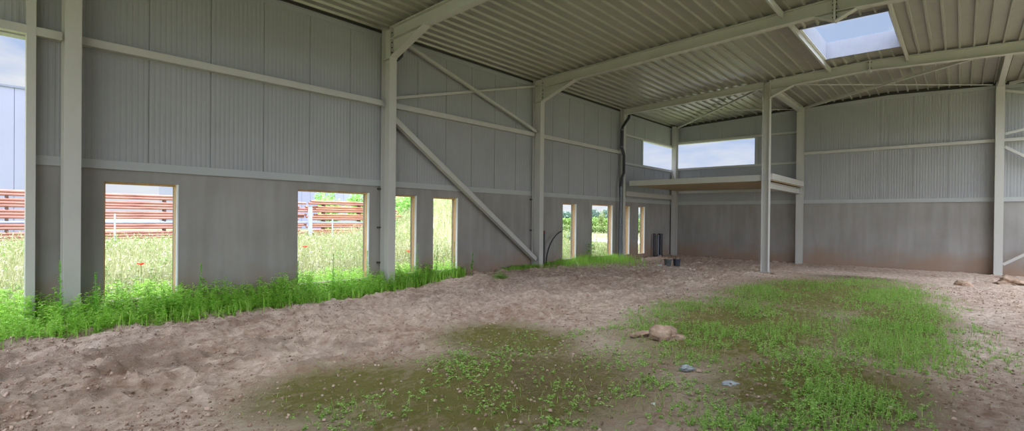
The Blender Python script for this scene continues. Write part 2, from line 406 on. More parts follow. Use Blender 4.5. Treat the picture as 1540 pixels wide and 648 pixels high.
def leafy(B, Hs, nl, LL, LW, rs, spread=.9):
    """upright leafy plants on base points B with heights Hs"""
    n = len(B); T = B+np.stack([rs.normal(0, .12, n)*Hs, rs.normal(0, .12, n)*Hs, Hs], 1)
    parts = [stems(B, T, np.full(n, .008))]
    f = rs.rand(n, nl)*.88+.12
    P = (B[:, None, :]+(T-B)[:, None, :]*f[..., None]).reshape(-1, 3)
    a = rs.rand(n*nl)*2*PI; e = rs.uniform(.1, spread, n*nl)
    D = np.stack([np.cos(a)*np.cos(e), np.sin(a)*np.cos(e), np.sin(e)], 1)
    sz = np.repeat(np.clip(Hs/.5, .6, 1.3), nl)*(1.15-.6*f.ravel())*rs.uniform(.7, 1.25, n*nl)
    parts.append(leaves(P, D, LL*sz, LW*sz, rs))
    return join(parts)
def crown_leaves(c, r, n, size, rs, flat=1.):
    """leaf cloud in a lumpy ellipsoid"""
    u = rs.normal(size=(n, 3)); u /= np.linalg.norm(u, axis=1, keepdims=True)
    lump = .72+.5*vnoise(u[:, 0]*3+9, u[:, 1]*3+u[:, 2]*4+20, 77)
    P = np.array(c)+u*np.array(r)*(lump*rs.rand(n)**.28)[:, None]
    D = u+rs.normal(0, .5, (n, 3))
    return leaves(P, D, size*rs.uniform(.6, 1.3, n), size*.6*rs.uniform(.6, 1.3, n), rs)

# ================================================================== SETTING
# ---- floor
xs = np.concatenate([np.arange(-.15, 11.6, .034), np.arange(11.6, 16.2, .3)])
ys = np.concatenate([np.arange(-5.5, -.2, .3), np.arange(-.2, 9, .03), np.arange(9, 22.7, .07)])
def damp(x, y):
    d = .8*np.exp(-(((x-7.0)/1.)**2+((y-4.4)/.9)**2)**1.3)*fbm(x*1.5, y*1.5, 40)*1.4
    d = np.maximum(d, .9*np.exp(-((x-7.7)/1.4)**2-((y-17.6)/.5)**2))
    d = np.maximum(d, .5*sstep(.6, .72, fbm(x*2.6, y*1.1, 44))*sstep(5.5, 4, x)*sstep(1.2, 2, x)*sstep(9, 6, y))
    return np.clip(d, 0, 1)
fl = grid_mesh('floor', xs, ys, gz, 'dirt', {'moss': moss, 'damp': damp})
struct(fl, 'bare rutted dirt floor inside the unfinished hall', 'floor')

# ---- outside ground, rising a little to the pipe yard, with a grassy mound
def oz(x, y):
    z = -.12+0*x
    z = z+.42*sstep(-.5, -9, x)*sstep(30, 18, y)*sstep(-80, -40, x)
    m = 3.15*np.exp(-((x+9.6)/4.)**2*1.1-((y-19.1)/3.7)**2*1.1)
    z = z+m*(1+.25*(fbm(x*.6, y*.6, 60)-.5))
    z = z+.12*(fbm(x*.4, y*.4, 61)-.5)*(x < -.8)
    return z
gx = np.concatenate([np.linspace(-400, -40, 19), np.arange(-38, -18, 1.), np.arange(-18, .2, .3), np.linspace(.6, 60, 13)])
gy = np.concatenate([np.linspace(-60, -12, 9), np.arange(-10, 32, .4), np.arange(33, 80, 2.), np.linspace(84, 500, 22)])
gr = grid_mesh('ground', gx, gy, oz, 'field'); struct(gr, 'grassy open ground outside with a mound beyond the wall', 'ground')
rd = MB(); rd.box(-70, 12, 34.2, 38, -.14, -.075)
struct(rd.build('road', 'road'), 'pale gravel road crossing behind the hall outside', 'road')

# ---- left wall
WIN = [  # y0, y1, ztop, zbottom
    (1.745, 2.69, 2.14, .28), (4.83, 6.42, 2.17, .28), (7.15, 7.75, 2.16, .3), (8.33, 9.11, 2.15, .3),
    (13.9, 14.65, 2.15, .3), (15.7, 17.1, 2.17, .3), (17.93, 18.43, 2.16, .27), (19.22, 19.74, 2.18, .25)]
LI = .03                        # thickness of the timber liner round each opening
wl = struct_empty('wall_left', 'long left wall of raw concrete below pale ribbed metal sheet', 'wall', (0, 11, 0))
mb = MB(); ycur = .90
for (a, b, zt, zb) in WIN:
    mb.box(-.2, 0, ycur, a-LI, -.3, 2.40)
    mb.box(-.2, 0, a-LI, b+LI, zt+LI, 2.40); mb.box(-.2, 0, a-LI, b+LI, -.3, zb-.03); ycur = b+LI
mb.box(-.2, 0, ycur, BACK+.2, -.3, 2.40)
mb.build('concrete_base', 'concrete', wl)

def rib_profile(a0, a1, joints, pitch=.0775, dep=.003):
    """(along, depth) polyline of micro-ribbed cladding with joint grooves"""
    pts = []; a = a0
    js = [j for j in joints if a0+.02 < j < a1-.02]
    edges = [a0]+js+[a1]
    for e0, e1 in zip(edges[:-1], edges[1:]):
        n = max(1, round((e1-e0)/pitch)); p = (e1-e0)/n
        for k in range(n):
            u = e0+k*p
            pts += [(u+.10*p, 0), (u+.40*p, 0), (u+.5*p, dep), (u+.95*p, dep)]
        pts[-1] = (e1-.008, 0); pts += [(e1-.007, -.013), (e1+.004, -.013), (e1+.005, 0)]
    pts[0] = (a0, 0); pts[-1] = (a1, 0)
    return [p for p in pts if a0 <= p[0] <= a1]
def cladding(mb, wall, a0, a1, z0, z1, joints, thick=.1, ztop=None):
    pr = rib_profile(a0, a1, joints); n0 = len(mb.v)
    for (u, d) in pr:
        zt = z1 if ztop is None else ztop(u)
        for z in (z0, zt):
            mb.v.append((d, u, z) if wall == 'left' else (u, BACK-d, z) if wall == 'back' else (16-d, u, z))
    for i in range(len(pr)-1):
        a = n0+2*i; mb.face([a, a+1, a+3, a+2])
    zt0 = z1 if ztop is None else ztop(a0); zt1 = z1 if ztop is None else ztop(a1)
    t = .014
    if wall == 'left': mb.hexa([(-thick, a0, z0), (-t, a0, z0), (-t, a1, z0), (-thick, a1, z0), (-thick, a0, zt0), (-t, a0, zt0), (-t, a1, zt1), (-thick, a1, zt1)])
    elif wall == 'back': mb.hexa([(a0, BACK+t, z0), (a1, BACK+t, z0), (a1, BACK+thick, z0), (a0, BACK+thick, z0), (a0, BACK+t, zt0), (a1, BACK+t, zt1), (a1, BACK+thick, zt1), (a0, BACK+thick, zt0)])
JL = [2.29+.915*k for k in range(-8, 23)]
CZ = 2.40
mb = MB()
cladding(mb, 'left', -5.5, .90, 4.32, 5.84, JL)
cladding(mb, 'left', .90, 19.47, CZ, 5.84, JL)
cladding(mb, 'left', 19.47, BACK, CZ, 3.93, JL); cladding(mb, 'left', 19.47, BACK, 4.98, 5.84, JL)
mb.build('metal_cladding', 'clad', wl)
mb = MB(); mb.box(.0, .02, .93, BACK, 2.38, 2.50); mb.box(.0, .03, .93, BACK, 2.365, 2.40); mb.build('base_flashing', 'trim', wl)
mb = MB(); mb.box(.0, .015, -5.5, BACK, 5.74, 5.845); mb.box(-.1, .04, -5.5, BACK, 5.835, 5.85); mb.build('eave_flashing', 'clad', wl)
MB().box(-.1, -.04, -5.5, BACK+.1, 5.80, 6.08).build('gap_closure', 'closure', wl)  # dark strip added to block sky light in the eave gap

# ---- back wall
wb = struct_empty('wall_back', 'back wall of raw concrete below pale ribbed metal sheet', 'wall', (8, BACK, 0))
MB().box(0, 16.2, BACK, BACK+.2, -.3, 2.38).build('concrete_base', 'concrete', wb)
JB = [.34+.93*k for k in range(0, 18)]
top = lambda x: rooftop(x)-.09
mb = MB()
cladding(mb, 'back', -.1, 3.56, 2.38, 4.0, JB); cladding(mb, 'back', -.1, 3.56, 5.12, 5.9, JB, ztop=top)
cladding(mb, 'back', 3.56, RIDGE, 2.38, 5.9, JB, ztop=top); cladding(mb, 'back', RIDGE, 16.1, 2.38, 5.9, JB, ztop=top)
mb.build('metal_cladding', 'clad', wb)
mb = MB(); mb.box(0, 16, BACK-.02, BACK, 2.37, 2.49); mb.box(0, 16, BACK-.03, BACK, 2.355, 2.385); mb.build('base_flashing', 'trim', wb)
mb = MB()
for x0, x1 in ((0, RIDGE), (RIDGE, 16)):
    mb.hexa([(x0, BACK-.02, top(x0)-.09), (x1, BACK-.02, top(x1)-.09), (x1, BACK, top(x1)-.09), (x0, BACK, top(x0)-.09),
             (x0, BACK-.03, top(x0)+.012), (x1, BACK-.03, top(x1)+.012), (x1, BACK+.1, top(x1)+.012), (x0, BACK+.1, top(x0)+.012)])
mb.build('eave_flashing', 'clad', wb)
mb = MB()
for x0, x1 in ((0, RIDGE), (RIDGE, 16)):
    mb.hexa([(x0, BACK+.05, rooftop(x0)-.2), (x1, BACK+.05, rooftop(x1)-.2), (x1, BACK+.1, rooftop(x1)-.2), (x0, BACK+.1, rooftop(x0)-.2), (x0, BACK+.05, rooftop(x0)+.12), (x1, BACK+.05, rooftop(x1)+.12), (x1, BACK+.1, rooftop(x1)+.12), (x0, BACK+.1, rooftop(x0)+.12)])
mb.build('gap_closure', 'closure', wb)  # dark strip added so no sky shows under the deck ribs

# ---- right wall (out of view): bay openings made up to let sky light in
wr = struct_empty('wall_right', 'unseen right wall with wide bays left open to light the hall', 'wall', (16, 8, 0))
mb = MB(); mb.box(16, 16.2, 21.8, BACK+.2, -.3, 6); mb.box(16, 16.2, -5.5, 21.8, 4.4, 6.0); mb.box(16, 16.2, -5.7, 7.0, -.3, 4.4)
for y in (12.3, 17.7): mb.box(16, 16.2, y-.3, y+.3, -.3, 4.2)
mb.build('metal_cladding', 'clad', wr)

wf = struct_empty('wall_front', 'unseen front gable behind the camera, left open below its clad top for light', 'wall', (8, -5.5, 0))
mb = MB(); mb.box(-.1, 16.1, -5.7, -5.5, 4.2, 6.0); mb.build('metal_cladding', 'clad', wf)  # opening lights the hall from behind, clad top keeps upper walls dimmer

# ---- ceiling: trapezoidal roof deck, ribs along the hall, cut for the rooflights
SKX = (7.07, 8.80); SKY = [(13.62, 16.6), (8.1, 11.1), (2.6, 5.6)]
LX = (3.2, 5.4); LY = [(2.6, 6.0), (-3.4, -.4)]; RX = (12.0, 15.2); RY = [(8.4, 11.0), (13.0, 17.4), (18.2, 21.6)]          # unseen rooflights added left and right to light the hall
PIT = .275
def deck_strip(mb, xa, xb, y0, y1):
    k0 = math.floor(xa/PIT)-1; pts = []
    for k in range(k0, math.ceil(xb/PIT)+2):
        u = k*PIT
        pts += [(u, 0), (u+.034, 0), (u+.048, .052), (u+.261, .052)]
    def at(x):
        for (a, za), (b, zb) in zip(pts[:-1], pts[1:]):
            if a <= x <= b: return za+(zb-za)*(x-a)/max(1e-9, b-a)
        return 0
    pr = [(xa, at(xa))]+[p for p in pts if xa < p[0] < xb]+[(xb, at(xb))]
    n0 = len(mb.v)
    for (x, d) in pr:
        z = rooftop(x)+d
        mb.v += [(x, y0, z), (x, y1, z)]
    for i in range(len(pr)-1):
        a = n0+2*i; mb.face([a, a+2, a+3, a+1])
    # insulation above
    for (p, q) in ((xa, min(xb, RIDGE)), (max(xa, RIDGE), xb)):
        if q > p+1e-6:
            zp, zq = rooftop(p)+.1, rooftop(q)+.1
            mb.hexa([(p, y0, zp), (q, y0, zq), (q, y1, zq), (p, y1, zp), (p, y0, zp+.15), (q, y0, zq+.15), (q, y1, zq+.15), (p, y1, zp+.15)])
ce = struct_empty('ceiling', 'low pitched ceiling of pale ribbed steel roof deck', 'ceiling', (8, 8, 6))
mb = MB()
deck_strip(mb, -.1, LX[0], -5.5, BACK+.15); deck_strip(mb, LX[1], SKX[0], -5.5, BACK+.15)
yc = -5.5
for a, b in sorted(LY): deck_strip(mb, LX[0], LX[1], yc, a); yc = b
deck_strip(mb, LX[0], LX[1], yc, BACK+.15)
deck_strip(mb, SKX[1], RX[0], -5.5, BACK+.15); deck_strip(mb, RX[1], 16.1, -5.5, BACK+.15)
yc = -5.5
for a, b in RY: deck_strip(mb, RX[0], RX[1], yc, a); yc = b
deck_strip(mb, RX[0], RX[1], yc, BACK+.15)
yc = -5.5
for a, b in sorted(SKY): deck_strip(mb, SKX[0], SKX[1], yc, a); yc = b
deck_strip(mb, SKX[0], SKX[1], yc, BACK+.15)
dk = mb.build('roof_deck', 'deck', ce)

# ---- window openings of the concrete base
for i, (a, b, zt, zb) in enumerate(WIN):
    desc = ['wide window opening nearest the doorway in left concrete wall', 'widest window opening just before the second left column',
            'narrow window opening just past the second left column', 'narrow window opening beside the diagonal brace',
            'narrow window opening past the third left column by the black hose', 'wider window opening just before the black downpipe',
            'slim window opening just past the black downpipe', 'slim window opening nearest the back corner'][i]
    w = struct_empty('window_%d' % (i+1), desc, 'window', (0, (a+b)/2, zb))
    mb = MB()
    for (x0, x1, key) in ((-.135, -.07, 'wood'), (-.215, -.135, 'darkwood')):
        mb.use(key)
        mb.box(x0, x1, a-LI, a, zb, zt+LI); mb.box(x0, x1, b, b+LI, zb, zt+LI); mb.box(x0, x1, a, b, zt, zt+LI)
    mb.build('wood_liner', None, w)
    mb = MB(); mb.box(-.07, -.002, b+.008, b+LI, zb, zt+LI); mb.build('white_reveal', 'white', w)
    mb = MB(); mb.box(-.215, .01, a-LI+.001, b+LI-.001, zb-.03, zb); mb.build('sill', 'darkwood', w)
# clerestory strip at the corner
w = struct_empty('window_9', 'short clerestory opening high on the left wall beside the corner', 'window', (0, 20.5, 3.93))
mb = MB(); mb.box(-.1, .03, 19.40, 19.50, 3.93, 4.98); mb.build('jamb', 'trim', w)
MB().box(-.12, .05, 19.47, BACK, 3.90, 3.94).build('sill', 'trim', w); MB().box(-.12, .05, 19.47, BACK, 4.965, 5.0).build('head_flashing', 'trim', w)
w = struct_empty('window_10', 'long clerestory opening high on the back wall above the mezzanine', 'window', (1.8, BACK, 4))
mb = MB(); mb.box(3.54, 3.62, BACK-.03, BACK+.1, 4.0, 5.12); mb.build('jamb', 'trim', w)
MB().box(0, 3.56, BACK-.05, BACK+.12, 3.97, 4.01).build('sill', 'trim', w); MB().box(0, 3.56, BACK-.05, BACK+.12, 5.105, 5.14).build('head_flashing', 'trim', w)
# doorway at the far left
d = struct_empty('door_1', 'tall open doorway at the far left edge with a cream steel jamb', 'door', (0, .9, 0))
MB().box(-.02, .14, .82, .92, -.3, 5.85).build('jamb', 'steel', d)
MB().box(-.22, -.02, .84, .93, -.3, 5.8).build('outer_jamb', 'trim', d)
MB().box(-.2, .0, -5.5, .84, 4.17, 4.31).build('head', 'trim', d)

# ================================================================== STEEL FRAME
def bolt(parent, p, axis='x', r=.013, l=.02):
    a = Vector(p); d = {'x': Vector((1, 0, 0)), 'y': Vector((0, 1, 0))}[axis]
    m = MB(); m.rod(a-d*l, a+d*l, r, 6); m.build('bolt', 'bolt', parent)
def wall_column(y, label, ztop=None, clips=(), xf=.34, hw=.095):
    ztop = ztop or rooftop(.3)-.01
    t = thing('steel_column', label, 'column', (.18, y, -.3), 'steel columns along the left wall')
    MB().box(.028, .046, y-hw, y+hw, -.3, ztop).build('flange', 'steel', t)
    MB().box(xf-.018, xf, y-hw, y+hw, -.3, 5.30 if hw > .09 else ztop).build('flange', 'steel', t)
    MB().box(.046, xf-.018, y-.006, y+.006, -.3, ztop).build('web', 'steel', t)
    for z in clips:
        MB().box(.0, .05, y-.17, y-.095, z-.02, z+.02).build('wall_clip', 'bolt', t)
    MB().box(.046, xf-.018, y-hw+.005, y+hw-.005, 5.24, 5.26).build('stiffener', 'steel', t)
    return t
wall_column(1.296, 'broad cream steel column nearest the camera at far left')
wall_column(6.815, 'cream steel column between the widest window and two narrow windows', clips=(.62, 1.42, 2.3))
wall_column(12.29, 'cream steel column on the left wall at the foot of diagonal brace', clips=(1.3, 2.25))
wall_column(17.64, 'cream steel column on the left wall behind the black downpipe', xf=.20, hw=.075)
def h_column(label, x0, x1, y0, y1, ztop, faces, base=0.):
    t = thing('steel_column', label, 'column', ((x0+x1)/2, (y0+y1)/2, -.3))
    if faces == 'y':
        MB().box(x0, x1, y0, y0+.016, -.3, ztop).build('flange', 'steel', t); MB().box(x0, x1, y1-.016, y1, -.3, ztop).build('flange', 'steel', t)
        MB().box((x0+x1)/2-.006, (x0+x1)/2+.006, y0+.016, y1-.016, -.3, ztop).build('web', 'steel', t)
    else:
        MB().box(x0, x0+.016, y0, y1, -.3, ztop).build('flange', 'steel', t); MB().box(x1-.016, x1, y0, y1, -.3, ztop).build('flange', 'steel', t)
        MB().box(x0+.016, x1-.016, (y0+y1)/2-.006, (y0+y1)/2+.006, -.3, ztop).build('web', 'steel', t)
    return t
post = h_column('free standing cream steel column carrying the corner of the mezzanine', 5.14, 5.36, 17.66, 17.86, rooftop(5.2)-.005, 'x')
MB().box(5.11, 5.39, 17.64, 17.88, -.02, .03).build('base_plate', 'steel', post)
MB().box(5.142, 5.358, 17.665, 17.855, 2.98, 3.0).build('stiffener', 'steel', post)
h_column('cream steel column in the back left corner under the mezzanine', .06, .26, 22.2, 22.46, rooftop(.2)-.02, 'y')
h_column('cream steel column on back wall at the right end of mezzanine', 5.15, 5.36, 22.2, 22.48, rooftop(5.2)-.02, 'y')
h_column('tall cream steel column on back wall at the right edge of photo', 10.78, 10.99, 22.2, 22.48, rooftop(10.9)-.02, 'y')

DEP = .28
def rafter(y, label, haunch_left=True, x0=.34, apex=True):
    t = thing('roof_beam', label, 'beam', (x0, y, 5.9))
    sec = ibeam(DEP, .19)
    for (xa, xb) in ((x0, RIDGE), (RIDGE, 15.9)):
        m = MB(); m.sweep(sec, (xa, y, rooftop(xa)-DEP/2-.002), (xb, y, rooftop(xb)-DEP/2-.002)); m.build('beam', 'steel', t)
    if haunch_left:
        xe = x0+1.15 if x0 < 1 else x0+.62
        zb = 5.27 if x0 < 1 else 5.62
        ze = rooftop(xe)-DEP
        m = MB()
        m.hexa([(x0, y-.006, zb), (xe, y-.006, ze-.01), (xe, y+.006, ze-.01), (x0, y+.006, zb), (x0, y-.006, rooftop(x0)-DEP+.01), (xe, y-.006, ze+.01), (xe, y+.006, ze+.01), (x0, y+.006, rooftop(x0)-DEP+.01)])
        m.hexa([(x0, y-.095, zb-.016), (xe+.03, y-.095, ze-.018), (xe+.03, y+.095, ze-.018), (x0, y+.095, zb-.016), (x0, y-.095, zb+.002), (xe+.03, y-.095, ze), (xe+.03, y+.095, ze), (x0, y+.095, zb+.002)])
        m.build('haunch', 'steel', t)
        m = MB(); m.box(x0-.0, x0+.02, y-.1, y+.1, zb-.03, rooftop(x0)-.01); m.build('end_plate', 'steel', t)
        if x0 < 1:
            for z in (5.36, 5.47, 5.58, 5.69, 5.80): bolt(t, (x0+.03, y-.06, z))
    zr = rooftop(RIDGE)
    m = MB(); m.box(RIDGE-.02, RIDGE+.02, y-.11, y+.11, zr-DEP-(.19 if apex else .03), zr-.004); m.build('splice_plate', 'steel', t)
    for z in ((zr-.06, zr-.14, zr-.24, zr-.32, zr-.4) if apex else (zr-.06, zr-.22)): bolt(t, (RIDGE, y-.075, z), l=.045)
    if apex:
        m = MB(); zb = zr-DEP-.185
        for sg in (-1, 1):
            xe = RIDGE+sg*.36; ze = rooftop(xe)-DEP
            m.hexa([(RIDGE, y-.085, zb-.014), (xe, y-.085, ze-.014), (xe, y+.085, ze-.014), (RIDGE, y+.085, zb-.014), (RIDGE, y-.085, zb), (xe, y-.085, ze), (xe, y+.085, ze), (RIDGE, y+.085, zb)])
            m.hexa([(RIDGE, y-.006, zb), (xe, y-.006, ze-.004), (xe, y+.006, ze-.004), (RIDGE, y+.006, zb), (RIDGE, y-.006, ze), (xe, y-.006, ze), (xe, y+.006, ze), (RIDGE, y+.006, ze)])
        m.build('apex_haunch', 'steel', t)
    return t
rafter(6.815, 'cream roof beam on second left column, cut by the top edge')
rafter(12.3, 'long cream roof beam crossing before the rooflight with v shaped apex haunch')
rafter(17.68, 'cream roof beam from the free standing column past the rooflight', x0=5.37, apex=False)
t = thing('roof_beam', 'shallow cream roof beam between black downpipe and free standing column', 'beam', (2.7, 17.68, 5.8))
m = MB(); m.sweep(ibeam(.22, .15), (.2, 17.68, rooftop(.34)-.112), (5.14, 17.68, rooftop(5.14)-.112)); m.build('beam', 'steel', t)
MB().box(.205, .22, 17.6, 17.76, 5.72, rooftop(.3)-.01).build('end_plate', 'steel', t)

def bar_thing(name, label, cat, p0, p1, sec, group=None, mat='steel', ends=None, up=(0, 0, 1)):
    p0 = Vector(p0); p1 = Vector(p1)
    if ends:
        t = thing(name, label, cat, p0, group)
        m = MB(); m.sweep(sec, p0, p1, up); m.build('bar', mat, t)
        d = (p1-p0).normalized()
        for p in (p0, p1-d*.0):
            q = p-d*ends if p == p0 else p
            m = MB(); m.sweep([(-.006, -.07), (.006, -.07), (.006, .07), (-.006, .07)], q, q+d*ends, up); m.build('end_lug', mat, t)
        return t
    m = MB(); m.sweep(sec, p0, p1, up)
    return tag(m.build(name, mat), label, cat, group)
GR = 'wall rails on the left wall'
ZG = 4.25
sq = square(.12, .12)
bar_thing('wall_rail', 'cream square wall rail over the far left doorway', 'rail', (.07, -5.4, ZG), (.07, .82, ZG), sq, GR)
bar_thing('wall_rail', 'very short cream wall rail between doorway jamb and nearest column', 'rail', (.07, .92, ZG), (.07, 1.20, ZG), sq, GR)
bar_thing('wall_rail', 'long cream wall rail in left wall bay with the two widest windows', 'rail', (.075, 1.40, ZG), (.075, 6.70, ZG), sq, GR, ends=.09)
bar_thing('wall_rail', 'cream wall rail crossing behind the diagonal braces on left wall', 'rail', (.065, 6.93, ZG), (.065, 12.18, ZG), sq, GR, ends=.09)
bar_thing('wall_rail', 'cream wall rail ending at the black downpipe', 'rail', (.075, 12.41, ZG), (.075, 17.56, ZG), sq, GR, ends=.09)
sr = square(.08, .08)
bar_thing('wall_rail', 'thin wall rail over the short clerestory on the left wall', 'rail', (.05, 17.9, 4.99), (.05, 22.2, 4.99), sr, GR)
bar_thing('wall_rail', 'thin wall rail under the short clerestory on the left wall', 'rail', (.05, 17.9, 3.87), (.05, 22.2, 3.87), sr, GR)
GB = 'wall rails on the back wall'
bar_thing('wall_rail', 'thin wall rail over the long clerestory on the back wall', 'rail', (.27, BACK-.06, 5.17), (5.14, BACK-.06, 5.17), sr, GB)
bar_thing('wall_rail', 'thin wall rail under the long clerestory on the back wall', 'rail', (.27, BACK-.06, 3.97), (5.14, BACK-.06, 3.97), sr, GB)
bar_thing('wall_rail', 'long cream wall rail across the back wall right of the mezzanine', 'rail', (5.37, BACK-.075, 4.30), (10.77, BACK-.075, 4.30), square(.1, .1), GB)
bar_thing('wall_rail', 'cream wall rail running off the right edge of the photo', 'rail', (11.0, BACK-.075, 4.30), (16, BACK-.075, 4.30), square(.1, .1), GB)

GD = 'diagonal braces on the left wall'
bar_thing('diagonal_brace', 'thick cream brace falling from second left column to third column foot', 'brace', (.17, 6.95, 3.92), (.17, 12.22, .40), square(.13, .13), GD, ends=.06, up=(1, 0, 0))
bar_thing('diagonal_brace', 'thin upper brace falling to the right toward the third left column', 'brace', (.17, 6.95, 5.82), (.17, 12.2, 4.34), square(.07, .07), GD, ends=.1, up=(1, 0, 0))
bar_thing('diagonal_brace', 'thin upper brace rising to the right toward the third left column', 'brace', (.10, 6.93, 4.40), (.10, 12.2, 5.74), square(.06, .06), GD, ends=.1, up=(1, 0, 0))
GE = 'braces on the back wall at the right edge'
yb = BACK-.16
bar_thing('diagonal_brace', 'upper right edge brace falling away from the tall back column', 'brace', (11.0, yb, 5.84), (15.9, yb, 4.5), square(.07, .07), GE, up=(0, 1, 0))
bar_thing('diagonal_brace', 'right edge brace rising just above the wall rail', 'brace', (11.0, yb-.08, 4.47), (15.9, yb-.08, 5.6), square(.07, .07), GE, up=(0, 1, 0))
bar_thing('diagonal_brace', 'right edge brace falling just below the wall rail', 'brace', (11.0, yb, 4.08), (15.9, yb, .4), square(.08, .08), GE, up=(0, 1, 0))
bar_thing('diagonal_brace', 'right edge brace rising from the tall back column foot', 'brace', (11.0, yb-.09, .36), (15.9, yb-.09, 3.9), square(.08, .08), GE, up=(0, 1, 0))
GF = 'roof braces by the back wall'
def rr(x): return rooftop(x)-.1
bar_thing('roof_brace', 'square roof brace from the back left corner to free standing column', 'brace', (.3, 22.25, rr(.3)), (5.05, 17.95, rr(5.05)), square(.06, .06), GF)
bar_thing('roof_brace', 'thin roof rod crossing level over the mezzanine', 'brace', (.4, 17.95, rr(.4)), (5.05, 22.2, rr(5.05)), square(.025, .025), GF)
bar_thing('roof_brace', 'square roof brace rising right from the back column at mezzanine end', 'brace', (5.45, 22.2, rr(5.45)), (10.6, 17.95, rr(10.6)), square(.08, .08), GF)
bar_thing('roof_brace', 'thin roof rod crossing behind the long brace near the rooflight', 'brace', (5.5, 17.95, rr(5.5)), (10.7, 22.2, rr(10.7)), square(.025, .025), GF)
bar_thing('roof_brace', 'square roof brace running right from the top of tall back column', 'brace', (11.1, 22.2, rr(11.1)), (15.8, 17.95, rr(15.8)), square(.08, .08), GF)
GT = 'roof struts to the back wall'
bar_thing('roof_strut', 'cream roof strut from the free standing column to the back wall', 'beam', (5.25, 17.88, rooftop(5.25)-.12), (5.25, 22.2, rooftop(5.25)-.12), ibeam(.2, .16), GT)
bar_thing('roof_strut', 'cream roof strut ending on the tall back column at right', 'beam', (10.88, 17.88, rooftop(10.88)-.09), (10.88, 22.2, rooftop(10.88)-.09), ibeam(.14, .14), GT)

# rooflights with their trimmers
GTR = 'trimmer beams beside the rooflights'
def trimmer(label, x, y0, y1):
    bar_thing('trimmer_beam', label, 'beam', (x, y0, rooftop(x)-.075), (x, y1, rooftop(x)-.075), [(-.022, -.07), (.022, -.07), (.022, .07), (-.022, .07)], GTR)
trimmer('trimmer beam along the left side of the rooflight', SKX[0]-.045, 12.4, 17.68)
trimmer('trimmer beam along the right side of the rooflight', SKX[1]+.045, 12.4, 17.68)
trimmer('trimmer beam left of the v shaped apex haunch at top edge', SKX[0]-.045, 6.92, 12.2)
trimmer('trimmer beam right of the v shaped apex haunch at top edge', SKX[1]+.045, 6.92, 12.2)
def rooflight(label, y0, y1, x0=SKX[0], x1=SKX[1]):
    zc = rooftop(RIDGE); z0 = min(rooftop(x0), rooftop(x1))
    t = thing('rooflight', label, 'skylight', ((x0+x1)/2, (y0+y1)/2, z0), 'rooflights along the ridge')
    m = MB(); zt = (zc if 7 < x1 < 9 else max(rooftop(x0), rooftop(x1)))+.42; k = .03
    for (a, b, c, d_) in ((x0+.002, x0+k, y0+.002, y1-.002), (x1-k, x1-.002, y0+.002, y1-.002), (x0+k, x1-k, y0+.002, y0+k), (x0+k, x1-k, y1-k, y1-.002)): m.box(a, b, c, d_, z0+.0, zt)
    m.build('upstand', 'upstand', t)
    for (a, b, c, d_) in ((x0-.02, x0+.04, y0, y1), (x1-.04, x1+.02, y0, y1)): MB().box(a, b, c, d_, z0-.008, z0-.001).build('edge_trim', 'white', t)
    m = MB(); n = 1                              # flat sheet of clear glazing
    for i in range(n+1):
        u = i/n; x = x0-.05+(x1-x0+.1)*u; z = zt+.004
        m.v += [(x, y0-.05, z), (x, y1+.05, z), (x, y0-.05, z+.012), (x, y1+.05, z+.012)]
    for i in range(n):
        a = 4*i; b = a+4
        m.face([a, a+1, b+1, b]); m.face([a+2, b+2, b+3, a+3])
    m.build('glazing', 'glaze', t, smooth=True)
rooflight('rooflight with white upstand between the two far roof beams', *SKY[0])
rooflight('rooflight over the middle bay, out of sight above the top edge', *SKY[1])
rooflight('rooflight above the camera, out of sight over the top edge', *SKY[2])
rooflight('unseen wide rooflight added for light over the bay of first two left columns', *LY[0], *LX)  # this and the following rooflights are added to brighten floor and walls
rooflight('unseen wide rooflight added for light over the bay behind the camera', *LY[1], *LX)
rooflight('unseen narrow rooflight added for light on the right roof slope', *RY[0], *RX)
rooflight('unseen wide rooflight added for light on the right roof slope', *RY[1], *RX)
rooflight('unseen wide rooflight added for light by the back wall right of view', *RY[2], *RX)

# ---- mezzanine
mz = thing('mezzanine_deck', 'pale mezzanine deck in the back left corner', 'mezzanine', (2.7, 20, 3.0))
MB().box(.36, 5.36, 17.86, 22.18, 3.0, 3.14).build('slab', 'trim', mz)
mb = MB()
for k in range(26):
    x0 = .365+k*.192; mb.box(x0, x0+.19, 17.86, 22.18, 2.975, 2.999)
mb.build('soffit', 'board', mz)
bar_thing('edge_beam', 'long cream channel along the front edge of mezzanine', 'beam', (.36, 17.76, 3.06), (5.13, 17.76, 3.06), [(-.03, -.1), (.03, -.1), (.03, .1), (-.03, .1)])
bar_thing('edge_beam', 'upper cream channel along the right edge of mezzanine', 'beam', (5.39, 17.88, 3.10), (5.39, 22.2, 3.10), [(-.03, -.1), (.03, -.1), (.03, .1), (-.03, .1)])
bar_thing('edge_beam', 'lower cream beam below the right edge of mezzanine', 'beam', (5.25, 17.88, 2.82), (5.25, 22.2, 2.82), ibeam(.2, .18))
bar_thing('edge_beam', 'cream beam under the mezzanine along the left wall', 'beam', (.12, 17.9, 2.68), (.12, 22.18, 2.68), ibeam(.2, .14))
bar_thing('edge_beam', 'cream ledger under the mezzanine along the back wall', 'beam', (.28, BACK-.05, 2.92), (5.14, BACK-.05, 2.92), square(.06, .1))

